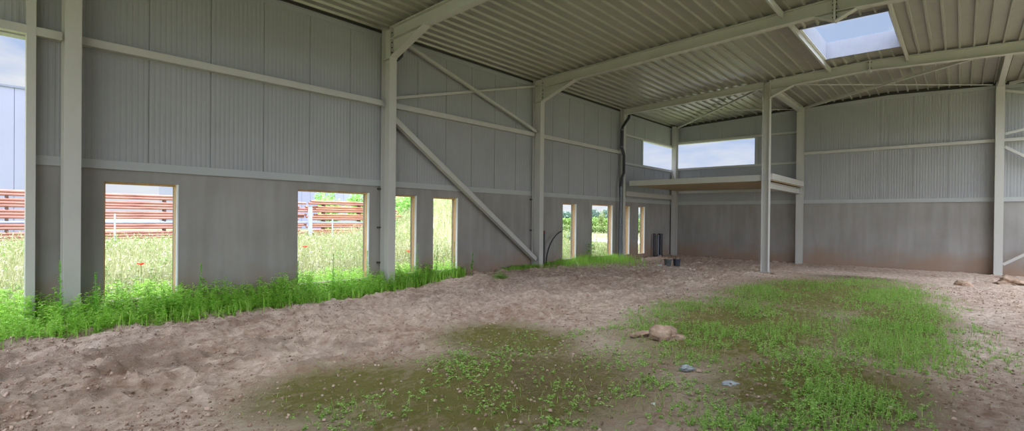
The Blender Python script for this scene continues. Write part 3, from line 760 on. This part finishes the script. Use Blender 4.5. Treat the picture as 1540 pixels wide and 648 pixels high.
# ================================================================== PIPES AND LOOSE THINGS INSIDE
t = thing('downpipe', 'black rainwater downpipe on fourth left column from roof to floor', 'pipe', (.28, 17.5, .1))
MB().tube([(.27, 17.84, 5.96), (.27, 17.84, 5.76), (.27, 17.79, 5.60), (.265, 17.56, 5.40), (.22, 17.42, 5.22), (.2, 17.4, 5.1)], .055).build('swan_neck', 'black', t, smooth=True)
MB().tube([(.20, 17.4, 5.12), (.20, 17.4, 4.42), (.24, 17.46, 4.25), (.26, 17.48, 4.1), (.26, 17.48, 3.45), (.22, 17.38, 3.25), (.21, 17.35, 2.9)], .055).build('upper_pipe', 'black', t, smooth=True)
MB().tube([(.21, 17.35, 2.92), (.21, 17.35, .1)], .05).build('lower_pipe', 'greypipe', t, smooth=True)
for z in (5.1, 4.45, 2.9, 1.4):
    p = (.2, 17.4) if z > 3 else (.21, 17.35)
    MB().lathe([(.064, -.025), (.066, 0), (.064, .025)], (p[0], p[1], z), 14).build('collar', 'greypipe', t)
t = thing('rain_outlet', 'black plastic elbow behind the second left column under the roof', 'pipe', (.2, 7.1, 5.2))
MB().tube([(.22, 7.12, 5.9), (.22, 7.12, 5.50), (.22, 7.10, 5.40), (.22, 7.02, 5.32), (.22, 6.95, 5.28), (.22, 6.9, 5.27)], .062).build('elbow', 'black', t, smooth=True)
MB().lathe([(.07, -.03), (.072, 0), (.07, .03)], (.22, 7.12, 5.52), 14).build('collar', 'black', t)
t = thing('service_pipe', 'upright black pipe with red band beside third left column', 'pipe', (.14, 12.62, .1))
MB().tube([(.14, 12.62, .05), (.14, 12.62, 1.22)], .068, 16).build('pipe', 'black', t, smooth=True)
MB().lathe([(.072, 0), (.074, .01), (.074, .07), (.06, .08)], (.14, 12.62, 1.2), 16).build('red_cap', 'red', t)
pts = [(.2, 12.72+.8*(s**2.2), .1+1.15*(1-(1-s)**1.35)) for s in [k/14 for k in range(15)]]
tag(MB().tube(pts, .022, 10).build('hose', 'black', smooth=True), 'black hose curving out of the dirt beside the third left column', 'hose')
for (y, r, z, lab, mt) in ((20.36, .045, 1.06, 'left of three upright pipes by the back left corner', 'black'), (20.72, .05, 1.0, 'pale middle one of three upright pipes near the corner', 'greypipe'), (20.98, .085, 1.04, 'thickest of three upright dark pipes nearest the corner', 'black')):
    t = thing('riser_pipe', lab, 'pipe', (.14, y, 0), 'upright pipes by the back left corner')
    MB().tube([(.14, y, 0), (.14, y, z)], r, 14).build('pipe', mt, t, smooth=True)
    MB().lathe([(r*1.1, 0), (r*1.15, .01), (r*1.15, .06), (r*.9, .07)], (.14, y, z-.05), 14).build('cap', mt, t)

def lump(name, label, cat, loc, size, seed, mat, group=None, sharp=.55):
    rs = np.random.RandomState(seed); bm = bmesh.new(); bmesh.ops.create_icosphere(bm, subdivisions=4, radius=1)
    for v in bm.verts:
        n = v.co.copy()
        k = 1+sharp*(vnoise(np.array([n.x*1.6+seed]), np.array([n.y*1.6+n.z*2+seed*2]), seed)[0]-.5)*2+.22*(vnoise(np.array([n.x*5+seed]), np.array([n.y*5+n.z*6]), seed+1)[0]-.5)*2+.08*(vnoise(np.array([n.x*14+seed]), np.array([n.y*14+n.z*15]), seed+2)[0]-.5)*2
        v.co = Vector((n.x*size[0]*k, n.y*size[1]*k, max(-.35, n.z)*size[2]*k))
    me = bpy.data.meshes.new(name); bm.to_mesh(me); bm.free(); me.materials.append(M[mat]); me.shade_smooth()
    o = bpy.data.objects.new(name, me); COL.objects.link(o)
    o.location = (loc[0], loc[1], float(gz(loc[0], loc[1]))+size[2]*.2); o.rotation_euler = (0, 0, rs.rand()*6)
    return tag(o, label, cat, group)
lump('clay_lump', 'large tan clay lump in the middle of grass patch', 'rock', (6.98, 6.7), (.24, .17, .13), 3, 'clod')
lump('clay_lump', 'smaller tan clay lump touching the left of larger lump', 'rock', (6.62, 6.62), (.13, .1, .06), 5, 'clod')
lump('clay_lump', 'reddish clay lump on the dirt at the far right edge', 'rock', (11.03, 19.3), (.38, .3, .16), 8, 'clod')
lump('clay_lump', 'low clay lump left of the reddish lump at right', 'rock', (10.03, 17.9), (.18, .12, .1), 9, 'clod')
lump('stone', 'pale grey stone in grass just below the clay lump', 'rock', (7.8, 5.35), (.085, .05, .04), 11, 'stone', sharp=.25)
lump('stone', 'flat blue grey stone nearest the bottom right of grass', 'rock', (8.3, 5.2), (.09, .055, .022), 12, 'stone', sharp=.2)
lump('stone', 'tiny white pebble in the mossy dirt at bottom centre', 'rock', (8.0, 4.15), (.022, .018, .015), 13, 'white', sharp=.2)
lump('stone', 'small pale stone at the foot of free standing column', 'rock', (5.62, 17.2), (.07, .05, .04), 14, 'clod', sharp=.2)

def crumbs():
    rs = np.random.RandomState(51); n = 70000
    X = rs.uniform(.2, 11.4, n); Y = .3+rs.rand(n)**1.4*17.; keep = rs.rand(n) < np.clip(fbm(X*1.3, Y*.8, 52)*1.6-.35, .05, 1)*(1-.75*np.clip(lush(X, Y), 0, 1))*(1-.6*moss(X, Y))
    X, Y = X[keep], Y[keep]; n = len(X); sz = .004+.014*rs.rand(n)**3*(1+(rs.rand(n) < .02)*.8)
    Pc = np.stack([X, Y, gz(X, Y)+sz*.25], 1)
    base = np.array([[1, 0, 0], [0, 1, 0], [-1, 0, 0], [0, -1, 0], [.6, .6, .75], [-.6, .6, .7], [-.6, -.6, .75], [.6, -.6, .7], [0, 0, 1.0]])
    V = Pc[:, None]+base[None]*sz[:, None, None]*rs.uniform(.65, 1.35, (n, 9, 3))
    q = np.array([[0, 1, 5, 4], [1, 2, 6, 5], [2, 3, 7, 6], [3, 0, 4, 7]]); t3 = np.array([[4, 5, 8], [5, 6, 8], [6, 7, 8], [7, 4, 8]])
    k = np.arange(n)[:, None, None]*9
    o = np_mesh('soil_crumbs', V.reshape(-1, 3), (q[None]+k).reshape(-1, 4), 'crumb', tris=(t3[None]+k).reshape(-1, 3))
    tag(o, 'loose soil crumbs scattered over the bare dirt floor', 'soil', kind='stuff')
M['crumb'] = noise_mat('soil_crumb', [srgb(138, 112, 94), srgb(166, 138, 118), srgb(192, 166, 146)], 3., rough=.95, island=.7)
crumbs()

def tub(label, x, y, mat, seed):
    z = float(gz(x, y))
    t = thing('builders_bucket', label, 'bucket', (x, y, z), 'buckets of rubble on the dirt')
    MB().lathe([(.085, 0), (.105, .01), (.125, .22), (.138, .225), (.138, .245), (.122, .245), (.118, .2)], (x, y, z), 22).build('tub', mat, t, smooth=True)
    MB().tube([(x+.13*math.cos(a), y-.02+.01*math.sin(a), z+.235-.09*math.sin(a)) for a in [PI*k/10 for k in range(11)]], .006, 6).build('handle', 'bolt', t)
    rs = random.Random(seed); m = MB()
    for k in range(14):
        a = rs.random()*6.3; r = rs.random()*.08; s = rs.uniform(.02, .035)
        c = Vector((x+r*math.cos(a), y+r*math.sin(a), z+.23+rs.random()*.03))
        m.hexa([tuple(c+Vector((dx*s*rs.uniform(.7, 1.2), dy*s*rs.uniform(.7, 1.2), dz*s))) for dz in (-1, 1) for dx, dy in ((-1, -1), (1, -1), (1, 1), (-1, 1))])
    m.build('rubble', 'clod', t)
M['tubgrey'] = noise_mat('dark_green_grey_plastic', [srgb(62, 68, 66), srgb(76, 82, 80)], 6., rough=.5)
M['tubnavy'] = noise_mat('dark_navy_plastic', [srgb(44, 48, 60), srgb(56, 60, 72)], 6., rough=.5)
tub('dark green grey bucket of rubble, left of the two buckets', 2.31, 16.95, 'tubgrey', 1)
tub('dark navy bucket of rubble, right of the two buckets', 2.56, 17.13, 'tubnavy', 2)
m = MB(); z = float(gz(2.14, 16.72)); m.hexa([(2.02, 16.66, z), (2.2, 16.7, z), (2.18, 16.8, z), (2.0, 16.76, z), (2.03, 16.67, z+.03), (2.19, 16.7, z+.05), (2.17, 16.79, z+.05), (2.02, 16.75, z+.03)])
tag(m.build('board_scrap', 'white', bevel=.004), 'white scrap lying at the left foot of the buckets', 'scrap')

# ================================================================== VEGETATION INSIDE
def edge_x(y):   # inner edge of the weed band along the left wall
    return np.interp(y, [-2, .4, 1.1, 1.9, 2.8, 3.8, 5.2, 7.0, 8.6, 9.4], [1.7, 1.55, 1.25, 1.08, 1.0, .95, .8, .5, .22, .05])
rs = np.random.RandomState(5)
n = 2100
Y = rs.uniform(-1.2, 9.3, n); U = rs.rand(n)**.8; X = .03+(edge_x(Y)-.03)*U
keep = ~((np.abs(Y-1.296) < .12) & (X < .36)) & ~((np.abs(Y-6.815) < .12) & (X < .36))
X, Y, U = X[keep], Y[keep], U[keep]
Hw = (.20+.34*fbm(X*1.3, Y*1.3, 70)+.22*rs.rand(len(X))**2)*(1-.6*U**3)*np.interp(Y, [-1, 2, 5, 7.5, 9.3], [1., 1., .95, 1.1, .5])
B = np.stack([X, Y, gz(X, Y)-.02], 1)
W1 = leafy(B, Hw, 22, .105, .036, rs, spread=.75)
n2 = 2500; Y2 = rs.uniform(-1.2, 9.4, n2); X2 = .03+(edge_x(Y2)+.08)*rs.rand(n2); B2 = np.stack([X2, Y2, gz(X2, Y2)-.01], 1)
W2 = blades(B2, rs.uniform(.1, .3, n2), np.full(n2, .009), rs)
V, F, T = join([W1, W2])
tag(np_mesh('weed_band', V, F, 'weed', tris=T), 'dense bright green weeds along the foot of the left wall', 'weeds', kind='stuff')
# outside the doorway and under the windows the weeds go on
n = 2600; Y = rs.uniform(-4, 10, n); X = rs.uniform(-1.3, -.24, n)
B = np.stack([X, Y, oz(X, Y)], 1); W1 = leafy(B, rs.uniform(.3, .62, n), 14, .09, .03, rs)
tag(np_mesh('weed_strip', *W1[:2], 'weed'), 'green weeds outside along the foot of the left wall', 'weeds', kind='stuff')

# grass under the downpipe, by the far windows
n = 2400; Y = rs.uniform(10.8, 17.2, n); X = .05+np.abs(rs.normal(0, .5, n))*np.interp(Y, [10.8, 12.5, 14.5, 16, 17.2], [.25, .5, 1.2, 1.5, 1.0])
B = np.stack([X, Y, gz(X, Y)-.01], 1); hh = np.interp(Y, [10.8, 12.8, 14.5, 17.2], [.08, .12, .28, .25])
W1 = leafy(B, hh*rs.uniform(.5, 1.2, n), 9, .06, .018, rs); W2 = blades(B, hh*rs.uniform(.6, 1.3, n), np.full(n, .009), rs)
V, F, T = join([W1, W2]); tag(np_mesh('grass_strip', V, F, 'weed', tris=T), 'low grass along the left wall below the black downpipe', 'grass', kind='stuff')

# the patch in the middle of the floor
n = 100000; X = rs.uniform(4.3, 11, n); Y = rs.uniform(1.2, 18.3, n)
dn = lush(X, Y)*sstep(.33, .56, fbm(X*1.9, Y*1.6, 80)+.10*lush(X, Y))
near = np.clip(6./np.maximum(Y, 1.5), .55, 1.6)
keep = rs.rand(n) < dn*.58*near
X, Y, dn = X[keep], Y[keep], dn[keep]
B = np.stack([X, Y, gz(X, Y)-.01], 1)
hh = (.03+.11*dn)*rs.uniform(.5, 1.4, len(X))
C1 = leafy(B, hh, 9, .052, .030, rs, spread=.45)
tag(np_mesh('clover_patch', *C1[:2], 'clover'), 'patchy low green plants over the middle of dirt floor', 'weeds', kind='stuff')
n = 70000; X = rs.uniform(4.3, 11, n); Y = rs.uniform(1.0, 18.3, n)
dn = np.maximum(lush(X, Y), .16*moss(X, Y))*sstep(.36, .6, fbm(X*1.1+5, Y*1.0, 83))
keep = rs.rand(n) < dn*.75; X, Y, dn = X[keep], Y[keep], dn[keep]
B = np.stack([X, Y, gz(X, Y)-.01], 1)
G1 = blades(B, (.04+.14*dn)*rs.uniform(.5, 1.4, len(X)), np.full(len(X), .006), rs, lean=.8)
tag(np_mesh('grass_patch', G1[0], G1[1], 'blade', tris=G1[2]), 'thin grass blades scattered over the middle of dirt floor', 'grass', kind='stuff')

# tall single weeds that stand out of the band
def tall_weed(label, x, y, h, seed):
    rs = np.random.RandomState(seed); z = float(gz(x, y)) if x > 0 else float(oz(np.array(x), np.array(y)))
    t = thing('tall_weed', label, 'weed', (x, y, z), 'tall weeds by the left wall')
    tip = (x+rs.normal(0, .03), y+rs.normal(0, .03), z+h)
    MB().tube([(x, y, z-.03), (x*.5+tip[0]*.5, y*.5+tip[1]*.5, z+h*.5), tip], [.007, .005, .002], 6).build('stem', 'weedtall', t)
    k = 120; f = rs.uniform(.25, .9, k); P = np.array([[x, y, z]])+np.outer(f, np.array(tip)-np.array([x, y, z]))
    a = rs.rand(k)*2*PI; e = rs.uniform(.2, .9, k); D = np.stack([np.cos(a)*np.cos(e), np.sin(a)*np.cos(e), np.sin(e)], 1)
    L = leaves(P, D, .10*(1.2-f)*rs.uniform(.7, 1.3, k), .022*(1.3-f), rs)
    np_mesh('foliage', L[0]-np.array([x, y, z]), L[1], 'weedtall', parent=t)
    k = 50; f = rs.uniform(.86, 1.0, k); P = np.array([[x, y, z]])+np.outer(f, np.array(tip)-np.array([x, y, z]))
    a = rs.rand(k)*2*PI; e = rs.uniform(.6, 1.2, k); D = np.stack([np.cos(a)*np.cos(e), np.sin(a)*np.cos(e), np.sin(e)], 1)
    L = leaves(P, D, np.full(k, .03), np.full(k, .012), rs)
    np_mesh('seed_head', L[0]-np.array([x, y, z]), L[1], 'weedtall', parent=t)
for a in (('tall spiky weed standing between doorway jamb and nearest column', .45, 1.16, .98, 1), ('tall weed growing in front of the nearest column', .62, 1.52, .8, 2),
          ('tall weed on the wall just right of the first window', .3, 2.95, .82, 3), ('tall weed against concrete left of the widest window', .3, 4.65, .78, 4),
          ('tall weed in front of the widest window, left half', .42, 5.35, .92, 5), ('tall weed in front of the widest window, right half', .3, 6.2, .92, 6),
          ('tallest weed in front of the narrow window past second column', .3, 7.55, 1.02, 7), ('tall weed on concrete between the two narrow windows', .25, 8.2, .9, 8),
          ('tall weed in front of narrow window beside the diagonal brace', .2, 8.85, .95, 9), ('weed against the concrete right of the narrow windows', .2, 9.45, .62, 10)): tall_weed(*a)
t = thing('weed_tuft', 'lone green tuft on the dirt in front of the brace foot', 'weed', (1.0, 9.7, float(gz(1., 9.7))))
k = 260; rs = np.random.RandomState(31); a = rs.rand(k)*2*PI; r = .22*rs.rand(k)**.7
P = np.stack([r*np.cos(a), r*np.sin(a), np.zeros(k)], 1)
L = leafy(P, .22*(1-r/.3)*rs.uniform(.6, 1.2, k)+.03, 5, .05, .014, rs); np_mesh('foliage', L[0], L[1], 'weedtall', parent=t)
t = thing('seedling', 'broad leaved seedling on the concrete between the two far wide windows', 'weed', (.22, 15.25, float(gz(.22, 15.25))))
MB().tube([(.22, 15.25, 0), (.24, 15.25, .4), (.25, 15.27, .72)], [.008, .006, .003], 6).build('stem', 'weedtall', t)
k = 16; f = rs.uniform(.45, 1, k); P = np.stack([0*f+.03, 0*f, f*.72-.1], 1); a = rs.rand(k)*2*PI; D = np.stack([np.cos(a), np.sin(a), .3+0*a], 1)
L = leaves(P, D, np.full(k, .17), np.full(k, .12), rs); np_mesh('leaf_cluster', L[0], L[1], 'weed', parent=t)

# ================================================================== OUTSIDE, SEEN THROUGH THE OPENINGS
rs = np.random.RandomState(9)
def scatter(n, x0, x1, y0, y1, bias=1.): return x1-(x1-x0)*rs.rand(n)**bias, rs.uniform(y0, y1, n)
n = 60000; X, Y = scatter(n, -15.5, -.9, -7, 34, 1.3)
keep = (Y-0 < 8+2.2*(-X)+3) | (rs.rand(n) < .5); X, Y = X[keep], Y[keep]
B = np.stack([X, Y, oz(X, Y)-.02], 1); f = fbm(X*.5, Y*.5, 90)
G = blades(B, (.30+.45*f)*rs.uniform(.6, 1.25, len(X))*np.interp(Y, [20, 25, 33], [1, .55, .22]), np.full(len(X), .016), rs, lean=.5)
# feathery pale heads on top of many blades
hd = rs.rand(len(X)) < .5; P = G[0].reshape(-1, 5, 3)[hd, 4]; k = len(P)
HD = leaves(P-np.array([0, 0, .06]), np.stack([rs.normal(0, .4, k), rs.normal(0, .4, k), np.ones(k)], 1), np.full(k, .13), np.full(k, .035), rs)
V, F, T = join([G, HD]); tag(np_mesh('meadow_grass', V, F, 'meadow', tris=T), 'pale ripe meadow grass outside the left wall', 'grass', kind='stuff')
n = 9000; X, Y = scatter(n, -15, -1., -7, 30, 1.2); gm = sstep(.45, .62, fbm(X*.45+4, Y*.45, 93)); keep = (rs.rand(n) < gm) & (Y < 24); X, Y = X[keep], Y[keep]
B = np.stack([X, Y, oz(X, Y)-.02], 1); L = leafy(B, rs.uniform(.25, .75, len(X)), 12, .12, .035, rs)
tag(np_mesh('meadow_herbs', L[0], L[1], 'meadowg'), 'green leafy herbs among the meadow grass outside', 'plants', kind='stuff')
n = 2200; X, Y = scatter(n, -13, -1., -6, 24, 1.2); Z = oz(X, Y)+rs.uniform(.35, .75, n)
P = np.repeat(np.stack([X, Y, Z], 1), 6, 0); k = len(P); a = rs.rand(k)*2*PI
L = leaves(P+np.stack([np.cos(a), np.sin(a), 0*a], 1)*.015, np.stack([np.cos(a), np.sin(a), .25+0*a], 1), np.full(k, .028), np.full(k, .026), rs, droop=0)
tag(np_mesh('meadow_flowers', L[0], L[1], 'umbel'), 'small white flower heads over the meadow outside', 'flowers', kind='stuff')
n = 8000; X = rs.uniform(-70, 2, n); Y = rs.uniform(23.5, 33, n); B = np.stack([X, Y, oz(X, Y)], 1)
G = blades(B, rs.uniform(.08, .22, n), np.full(n, .03), rs); tag(np_mesh('verge_grass', G[0], G[1], 'meadow', tris=G[2]), 'pale verge grass in front of the gravel road', 'grass', kind='stuff')
n = 20000; X = rs.uniform(-75, 5, n); Y = rs.uniform(39, 100, n); B = np.stack([X, Y, oz(X, Y)], 1)
G = blades(B, rs.uniform(.1, .4, n), np.full(n, .06), rs); tag(np_mesh('field_grass', G[0], G[1], 'meadow', tris=G[2]), 'pale field grass beyond the gravel road', 'grass', kind='stuff')

def poppy(label, x, y, z):
    g = float(oz(np.array(x), np.array(y)))
    t = thing('poppy', label, 'flower', (x, y, g), 'red poppies in the meadow')
    MB().tube([(x, y, g), (x+.02, y, (g+z)/2), (x, y, z)], .004, 6).build('stem', 'meadowg', t)
    m = MB()
    for k in range(5):
        a = 2*PI*k/5
        c, s = math.cos(a), math.sin(a); n0 = len(m.v)
        m.v += [(x, y, z), (x+.055*c-.035*s, y+.055*s+.035*c, z+.035), (x+.085*c, y+.085*s, z+.05), (x+.055*c+.035*s, y+.055*s-.035*c, z+.035)]
        m.face([n0, n0+1, n0+2, n0+3])
    m.build('petals', 'petal', t)
poppy('single red poppy seen through the first window', -1.6, 2.55, .70)
poppy('upper red poppy seen in left part of the widest window', -2.2, 6.05, .88)
poppy('red poppy seen through the narrow window past second column', -1.2, 8.45, .72)

# ---- stacks of rusty pipes in the yard
PX = -15.0; R0 = .055
def pipe(x, y0, y1, z, mt, label, group, r=R0):
    m = MB(); k = 14; n0 = 0
    for (rr_, ya, yb_) in ((r, y0, y1), (r*.86, y1, y0)):
        for yy in (ya, yb_): m.v += [(x+rr_*math.cos(2*PI*j/k), yy, z+rr_*math.sin(2*PI*j/k)) for j in range(k)]
    for s in range(4):
        a, b = s*k, ((s+1) % 4)*k
        for j in range(k): m.face([a+j, a+(j+1) % k, b+(j+1) % k, b+j])
    return tag(m.build('steel_pipe', mt, smooth=True), label, 'pipe', group)
order = ['top', 'second', 'third', 'fourth', 'fifth', 'sixth', 'seventh', 'eighth', 'ninth', 'tenth', 'eleventh', 'twelfth', 'thirteenth', 'fourteenth']
zs = []; gapz = []; z = 2.50-R0
for gi, cnt in enumerate((2, 3, 3, 3, 3)):          # rows in bundles, counted from the top
    for r_ in range(cnt): zs.append(z); z -= 2*R0
    gapz.append(z+R0-.035); z -= .07
gapz = gapz[:-1]
rs2 = random.Random(4)
for si, (ya, yb_, sname, mts) in enumerate(((-1.5, 12.25, 'left pipe stack', ('rust', 'rust', 'rust')), (12.75, 18.3, 'right pipe stack', ('rust2', 'rust', 'rust2')))):
    for r_, zz in enumerate(zs):
        for c_ in range(2):
            o0 = rs2.uniform(-.35, .35); o1 = rs2.uniform(-.35, .35)
            coat = r_ == 8 and c_ == 0
            mt = 'bluepipe' if coat else mts[(r_+c_) % 3]
            pipe(PX-c_*2.15*R0, ya+o0, yb_+o1+(.10*(r_-7) if si == 1 else 0), zz, mt, '%s steel pipe in %s row from top, %s of the %s' % ('blue grey coated' if coat else 'rusty', order[r_], ('front', 'back')[c_], sname), 'pipes in the '+sname)
def stake(name, label, x, y, z0, z1, w, cap=True):
    m = MB(); m.box(x-w/2, x+w/2, y-w/2, y+w/2, z0, z1)
    if cap: m.box(x-w*.7, x+w*.7, y-w*.7, y+w*.7, z1, z1+.02)
    return tag(m.build(name, 'galv'), label, 'post')
k_ = 0
for (sy, sname) in (((-.8, 1.6, 3.9, 6.3, 8.7, 11.1), 'left pipe stack'), ((13.4, 15.5, 17.4), 'right pipe stack')):
    for zz in gapz:
        for yy in sy:
            m = MB(); m.box(PX-.22, PX+.06, yy-.04, yy+.04, zz-.034, zz+.034)
            tag(m.build('timber_spacer', 'timber'), 'dark timber spacer between the pipe rows of the %s' % sname, 'timber', 'timber spacers in the '+sname)
stake('stack_post', 'pale steel post at the gap between the pipe stacks', PX+.25, 12.52, .2, 2.2, .16)
stake('marker_stake', 'thin pale stake before the pipes in the first window', -13.5, 4.35, .2, 1.7, .05, False)
stake('marker_stake', 'thin pale stake before the pipes in the widest window', -13.5, 13.05, .2, 1.55, .05, False)

# ---- buildings beyond
def shed(label, x, y0, y1, depth, h, mt, panel):
    t = thing('warehouse', label, 'building', (x-depth/2, (y0+y1)/2, 0))
    m = MB(); y = y0
    m.box(x-depth, x-.05, y0, y1, -.3, h-.02)
    while y < y1-.01:
        e = min(y1, y+panel); m.box(x-.05, x, y, e-.03, -.3, h); y = e
    m.build('panel_wall', mt, t)
    m = MB(); m.box(x-depth-.05, x+.06, y0-.05, y1+.05, h, h+.12); m.build('roof_edge', 'dark', t)
shed('lavender grey panelled warehouse behind the pipes in the doorway', -32, -14, 4.7, 18, 9.1, 'lav', 1.0)
shed('lavender warehouse corner seen over pipes in the widest window', -58, 20, 36.2, 14, 9, 'lav', 1.2)
shed('pale distant warehouse right of the lavender one', -64, 37, 62, 14, 8.5, 'pale', 1.5)

def tree(label, x, y, h, r, mt, seed, nleaf, size, group=None):
    rs = np.random.RandomState(seed); g = float(oz(np.array(float(x)), np.array(float(y))))
    t = thing('tree', label, 'tree', (x, y, g), group)
    MB().tube([(x, y, g-.1), (x+.05*r, y, g+h*.45), (x, y+.05*r, g+h*.8)], [.05*r+.03, .035*r+.02, .01], 8).build('trunk', 'bark', t)
    Vs = []
    for k in range(5):
        c = (rs.normal(0, r*.35), rs.normal(0, r*.35), h*.62+rs.normal(0, h*.12)); Vs.append(crown_leaves(c, (r*.7, r*.7, h*.3), nleaf//5, size, rs))
    V, F, _ = join(Vs); np_mesh('crown', V, F, mt, parent=t)
tree('bright green bush behind the pipe end past second column', -19.5, 23.5, 4.2, 2.3, 'tree', 1, 6000, .28)
tree('pale sapling above the pipes, left in the widest window', -30, 21.9, 3.6, 1., 'tree', 2, 1200, .3)
tree('pale sapling above the pipes, middle of the widest window', -30, 24.8, 3.6, 1.1, 'tree', 3, 1400, .3)
tree('green tree above the pipes at right of the widest window', -30, 28.6, 4.1, 1.9, 'tree', 4, 3000, .3)
tree('young pale tree beyond the hedge in the far wide window', -27.5, 61.2, 2.5, .45, 'sapling', 5, 900, .15)
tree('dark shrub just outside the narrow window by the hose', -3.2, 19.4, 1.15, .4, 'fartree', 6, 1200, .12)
for i in range(16):
    x = -125+9*i+(i*37 % 5); y = 190+(i*53 % 17)
    if i % 5 == 0: lab_ = 'far'
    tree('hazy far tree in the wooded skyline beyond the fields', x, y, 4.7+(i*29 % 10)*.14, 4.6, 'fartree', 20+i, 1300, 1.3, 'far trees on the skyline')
def hedge(label, name, x0, x1, y, z1, dep, mt, n, size, cat):
    rs = np.random.RandomState(int(y)); X = rs.uniform(x0, x1, n); Yv = y+rs.uniform(-dep/2, dep/2, n)
    tp = z1*(.8+.35*fbm(X*.4, Yv*.4, 31)); Z = -.1+tp*rs.rand(n)**.6
    D = np.stack([rs.normal(0, 1, n), rs.normal(-.6, 1, n), rs.normal(.4, .6, n)], 1)
    L = leaves(np.stack([X, Yv, Z], 1), D, size*rs.uniform(.6, 1.4, n), size*.6*rs.uniform(.6, 1.4, n), rs)
    o = np_mesh(name, L[0], L[1], mt); tag(o, label, cat, kind='stuff')
hedge('clipped green hedge beyond the gravel road', 'hedge', -48, -8, 57, .88, 2.5, 'hedge', 16000, .26, 'hedge')
hedge('bright green crop strip behind the hedge', 'crop_strip', -80, -18, 100, 1.95, 6, 'crop', 12000, .55, 'crop')
t = thing('water_butt', 'dark post shaped bin outside the last slim window', 'bin', (-3.6, 26.7, -.1))
MB().lathe([(.14, 0), (.16, .02), (.17, 1.0), (.18, 1.02), (.18, 1.08), (.1, 1.12)], (-3.6, 26.7, .02), 16).build('body', 'dark', t, smooth=True)
MB().box(-3.62, -3.58, 26.5, 26.54, .7, .95).build('handle', 'black', t)

# ================================================================== LIGHT, SKY, CAMERA
wd = bpy.data.worlds.new('overcast_sky'); scene.world = wd; wd.use_nodes = True
nt = wd.node_tree; nn = nt.nodes; ll = nt.links
bg = nn['Background']
tc = nn.new('ShaderNodeTexCoord'); sp = nn.new('ShaderNodeSeparateXYZ'); ll.new(tc.outputs['Generated'], sp.inputs[0])
mp = nn.new('ShaderNodeMapping'); mp.inputs['Scale'].default_value = (1.5, 1.5, 5); ll.new(tc.outputs['Generated'], mp.inputs[0])
cl = nn.new('ShaderNodeTexNoise'); cl.inputs['Scale'].default_value = 3.4; cl.inputs['Detail'].default_value = 7; ll.new(mp.outputs[0], cl.inputs['Vector'])
cr = nn.new('ShaderNodeValToRGB'); cr.color_ramp.elements[0].position = .40; cr.color_ramp.elements[0].color = srgb(186, 205, 240); cr.color_ramp.elements[1].position = .60; cr.color_ramp.elements[1].color = srgb(236, 240, 247)
ll.new(cl.outputs['Fac'], cr.inputs[0]); hz = nn.new('ShaderNodeMapRange'); hz.interpolation_type = 'SMOOTHSTEP'; hz.inputs['From Min'].default_value = 0; hz.inputs['From Max'].default_value = .16
hz.inputs['To Min'].default_value = .75; hz.inputs['To Max'].default_value = 0; ll.new(sp.outputs[2], hz.inputs['Value'])
hm = nn.new('ShaderNodeMix'); hm.data_type = 'RGBA'; hm.inputs[7].default_value = srgb(240, 243, 249)      # milky haze low over the horizon
ll.new(hz.outputs[0], hm.inputs[0]); ll.new(cr.outputs[0], hm.inputs[6]); ll.new(hm.outputs[2], bg.inputs['Color'])
mr = nn.new('ShaderNodeMapRange'); mr.interpolation_type = 'SMOOTHSTEP'
SKY_LOW, SKY_HIGH, GLOW = .95, 9.0, 5.0
mr.inputs['From Min'].default_value = .45; mr.inputs['From Max'].default_value = .9; mr.inputs['To Min'].default_value = SKY_LOW; mr.inputs['To Max'].default_value = SKY_HIGH
ll.new(sp.outputs[2], mr.inputs['Value']); vd = nn.new('ShaderNodeVectorMath'); vd.operation = 'DOT_PRODUCT'; ll.new(tc.outputs['Generated'], vd.inputs[0])
gd = Vector((.74, -.62, .26)).normalized(); vd.inputs[1].default_value = gd      # unseen brighter sky added behind the camera to light the walls
m2 = nn.new('ShaderNodeMapRange'); m2.interpolation_type = 'SMOOTHSTEP'
m2.inputs['From Min'].default_value = .25; m2.inputs['From Max'].default_value = .95; m2.inputs['To Min'].default_value = 0; m2.inputs['To Max'].default_value = GLOW
ll.new(vd.outputs['Value'], m2.inputs['Value'])
sm = nn.new('ShaderNodeMath'); sm.operation = 'ADD'; ll.new(mr.outputs[0], sm.inputs[0]); ll.new(m2.outputs[0], sm.inputs[1])
ll.new(sm.outputs[0], bg.inputs['Strength'])
sun = bpy.data.lights.new('sun_behind_cloud', 'SUN'); sun.energy = 4.0; sun.angle = math.radians(70); sun.color = (1, .98, .95)
so = bpy.data.objects.new('sun_behind_cloud', sun); COL.objects.link(so); so.location = (0, 0, 30); so.rotation_euler = (math.radians(8), math.radians(6), 0)

F_PX, YAW, PITCH, ROLL, SHIFT = 763.997, .7241714, -.00490486, .00986111, 8.59597
cam = bpy.data.cameras.new('camera'); co = bpy.data.objects.new('camera', cam); COL.objects.link(co)
cam.sensor_fit = 'HORIZONTAL'; cam.sensor_width = 36; cam.lens = F_PX/1540*36; cam.shift_y = SHIFT/1540; cam.clip_start = .05; cam.clip_end = 2000
fw = Vector((-math.sin(YAW)*math.cos(PITCH), math.cos(YAW)*math.cos(PITCH), math.sin(PITCH)))
rt = Vector((math.cos(YAW), math.sin(YAW), 0)); up = rt.cross(fw)
r2 = rt*math.cos(ROLL)+up*math.sin(ROLL); u2 = r2.cross(fw)
mat = Matrix((r2, u2, -fw)).transposed().to_4x4(); mat.translation = (10, 0, H)
co.matrix_world = mat
scene.camera = co
vs = scene.view_settings; vs.view_transform = 'Standard'; vs.look = 'None'; vs.gamma = 1; vs.use_curve_mapping = False; vs.exposure = 0
scene.cycles.use_denoising = True; scene.cycles.max_bounces = 10; scene.cycles.diffuse_bounces = 6; scene.cycles.transparent_max_bounces = 16
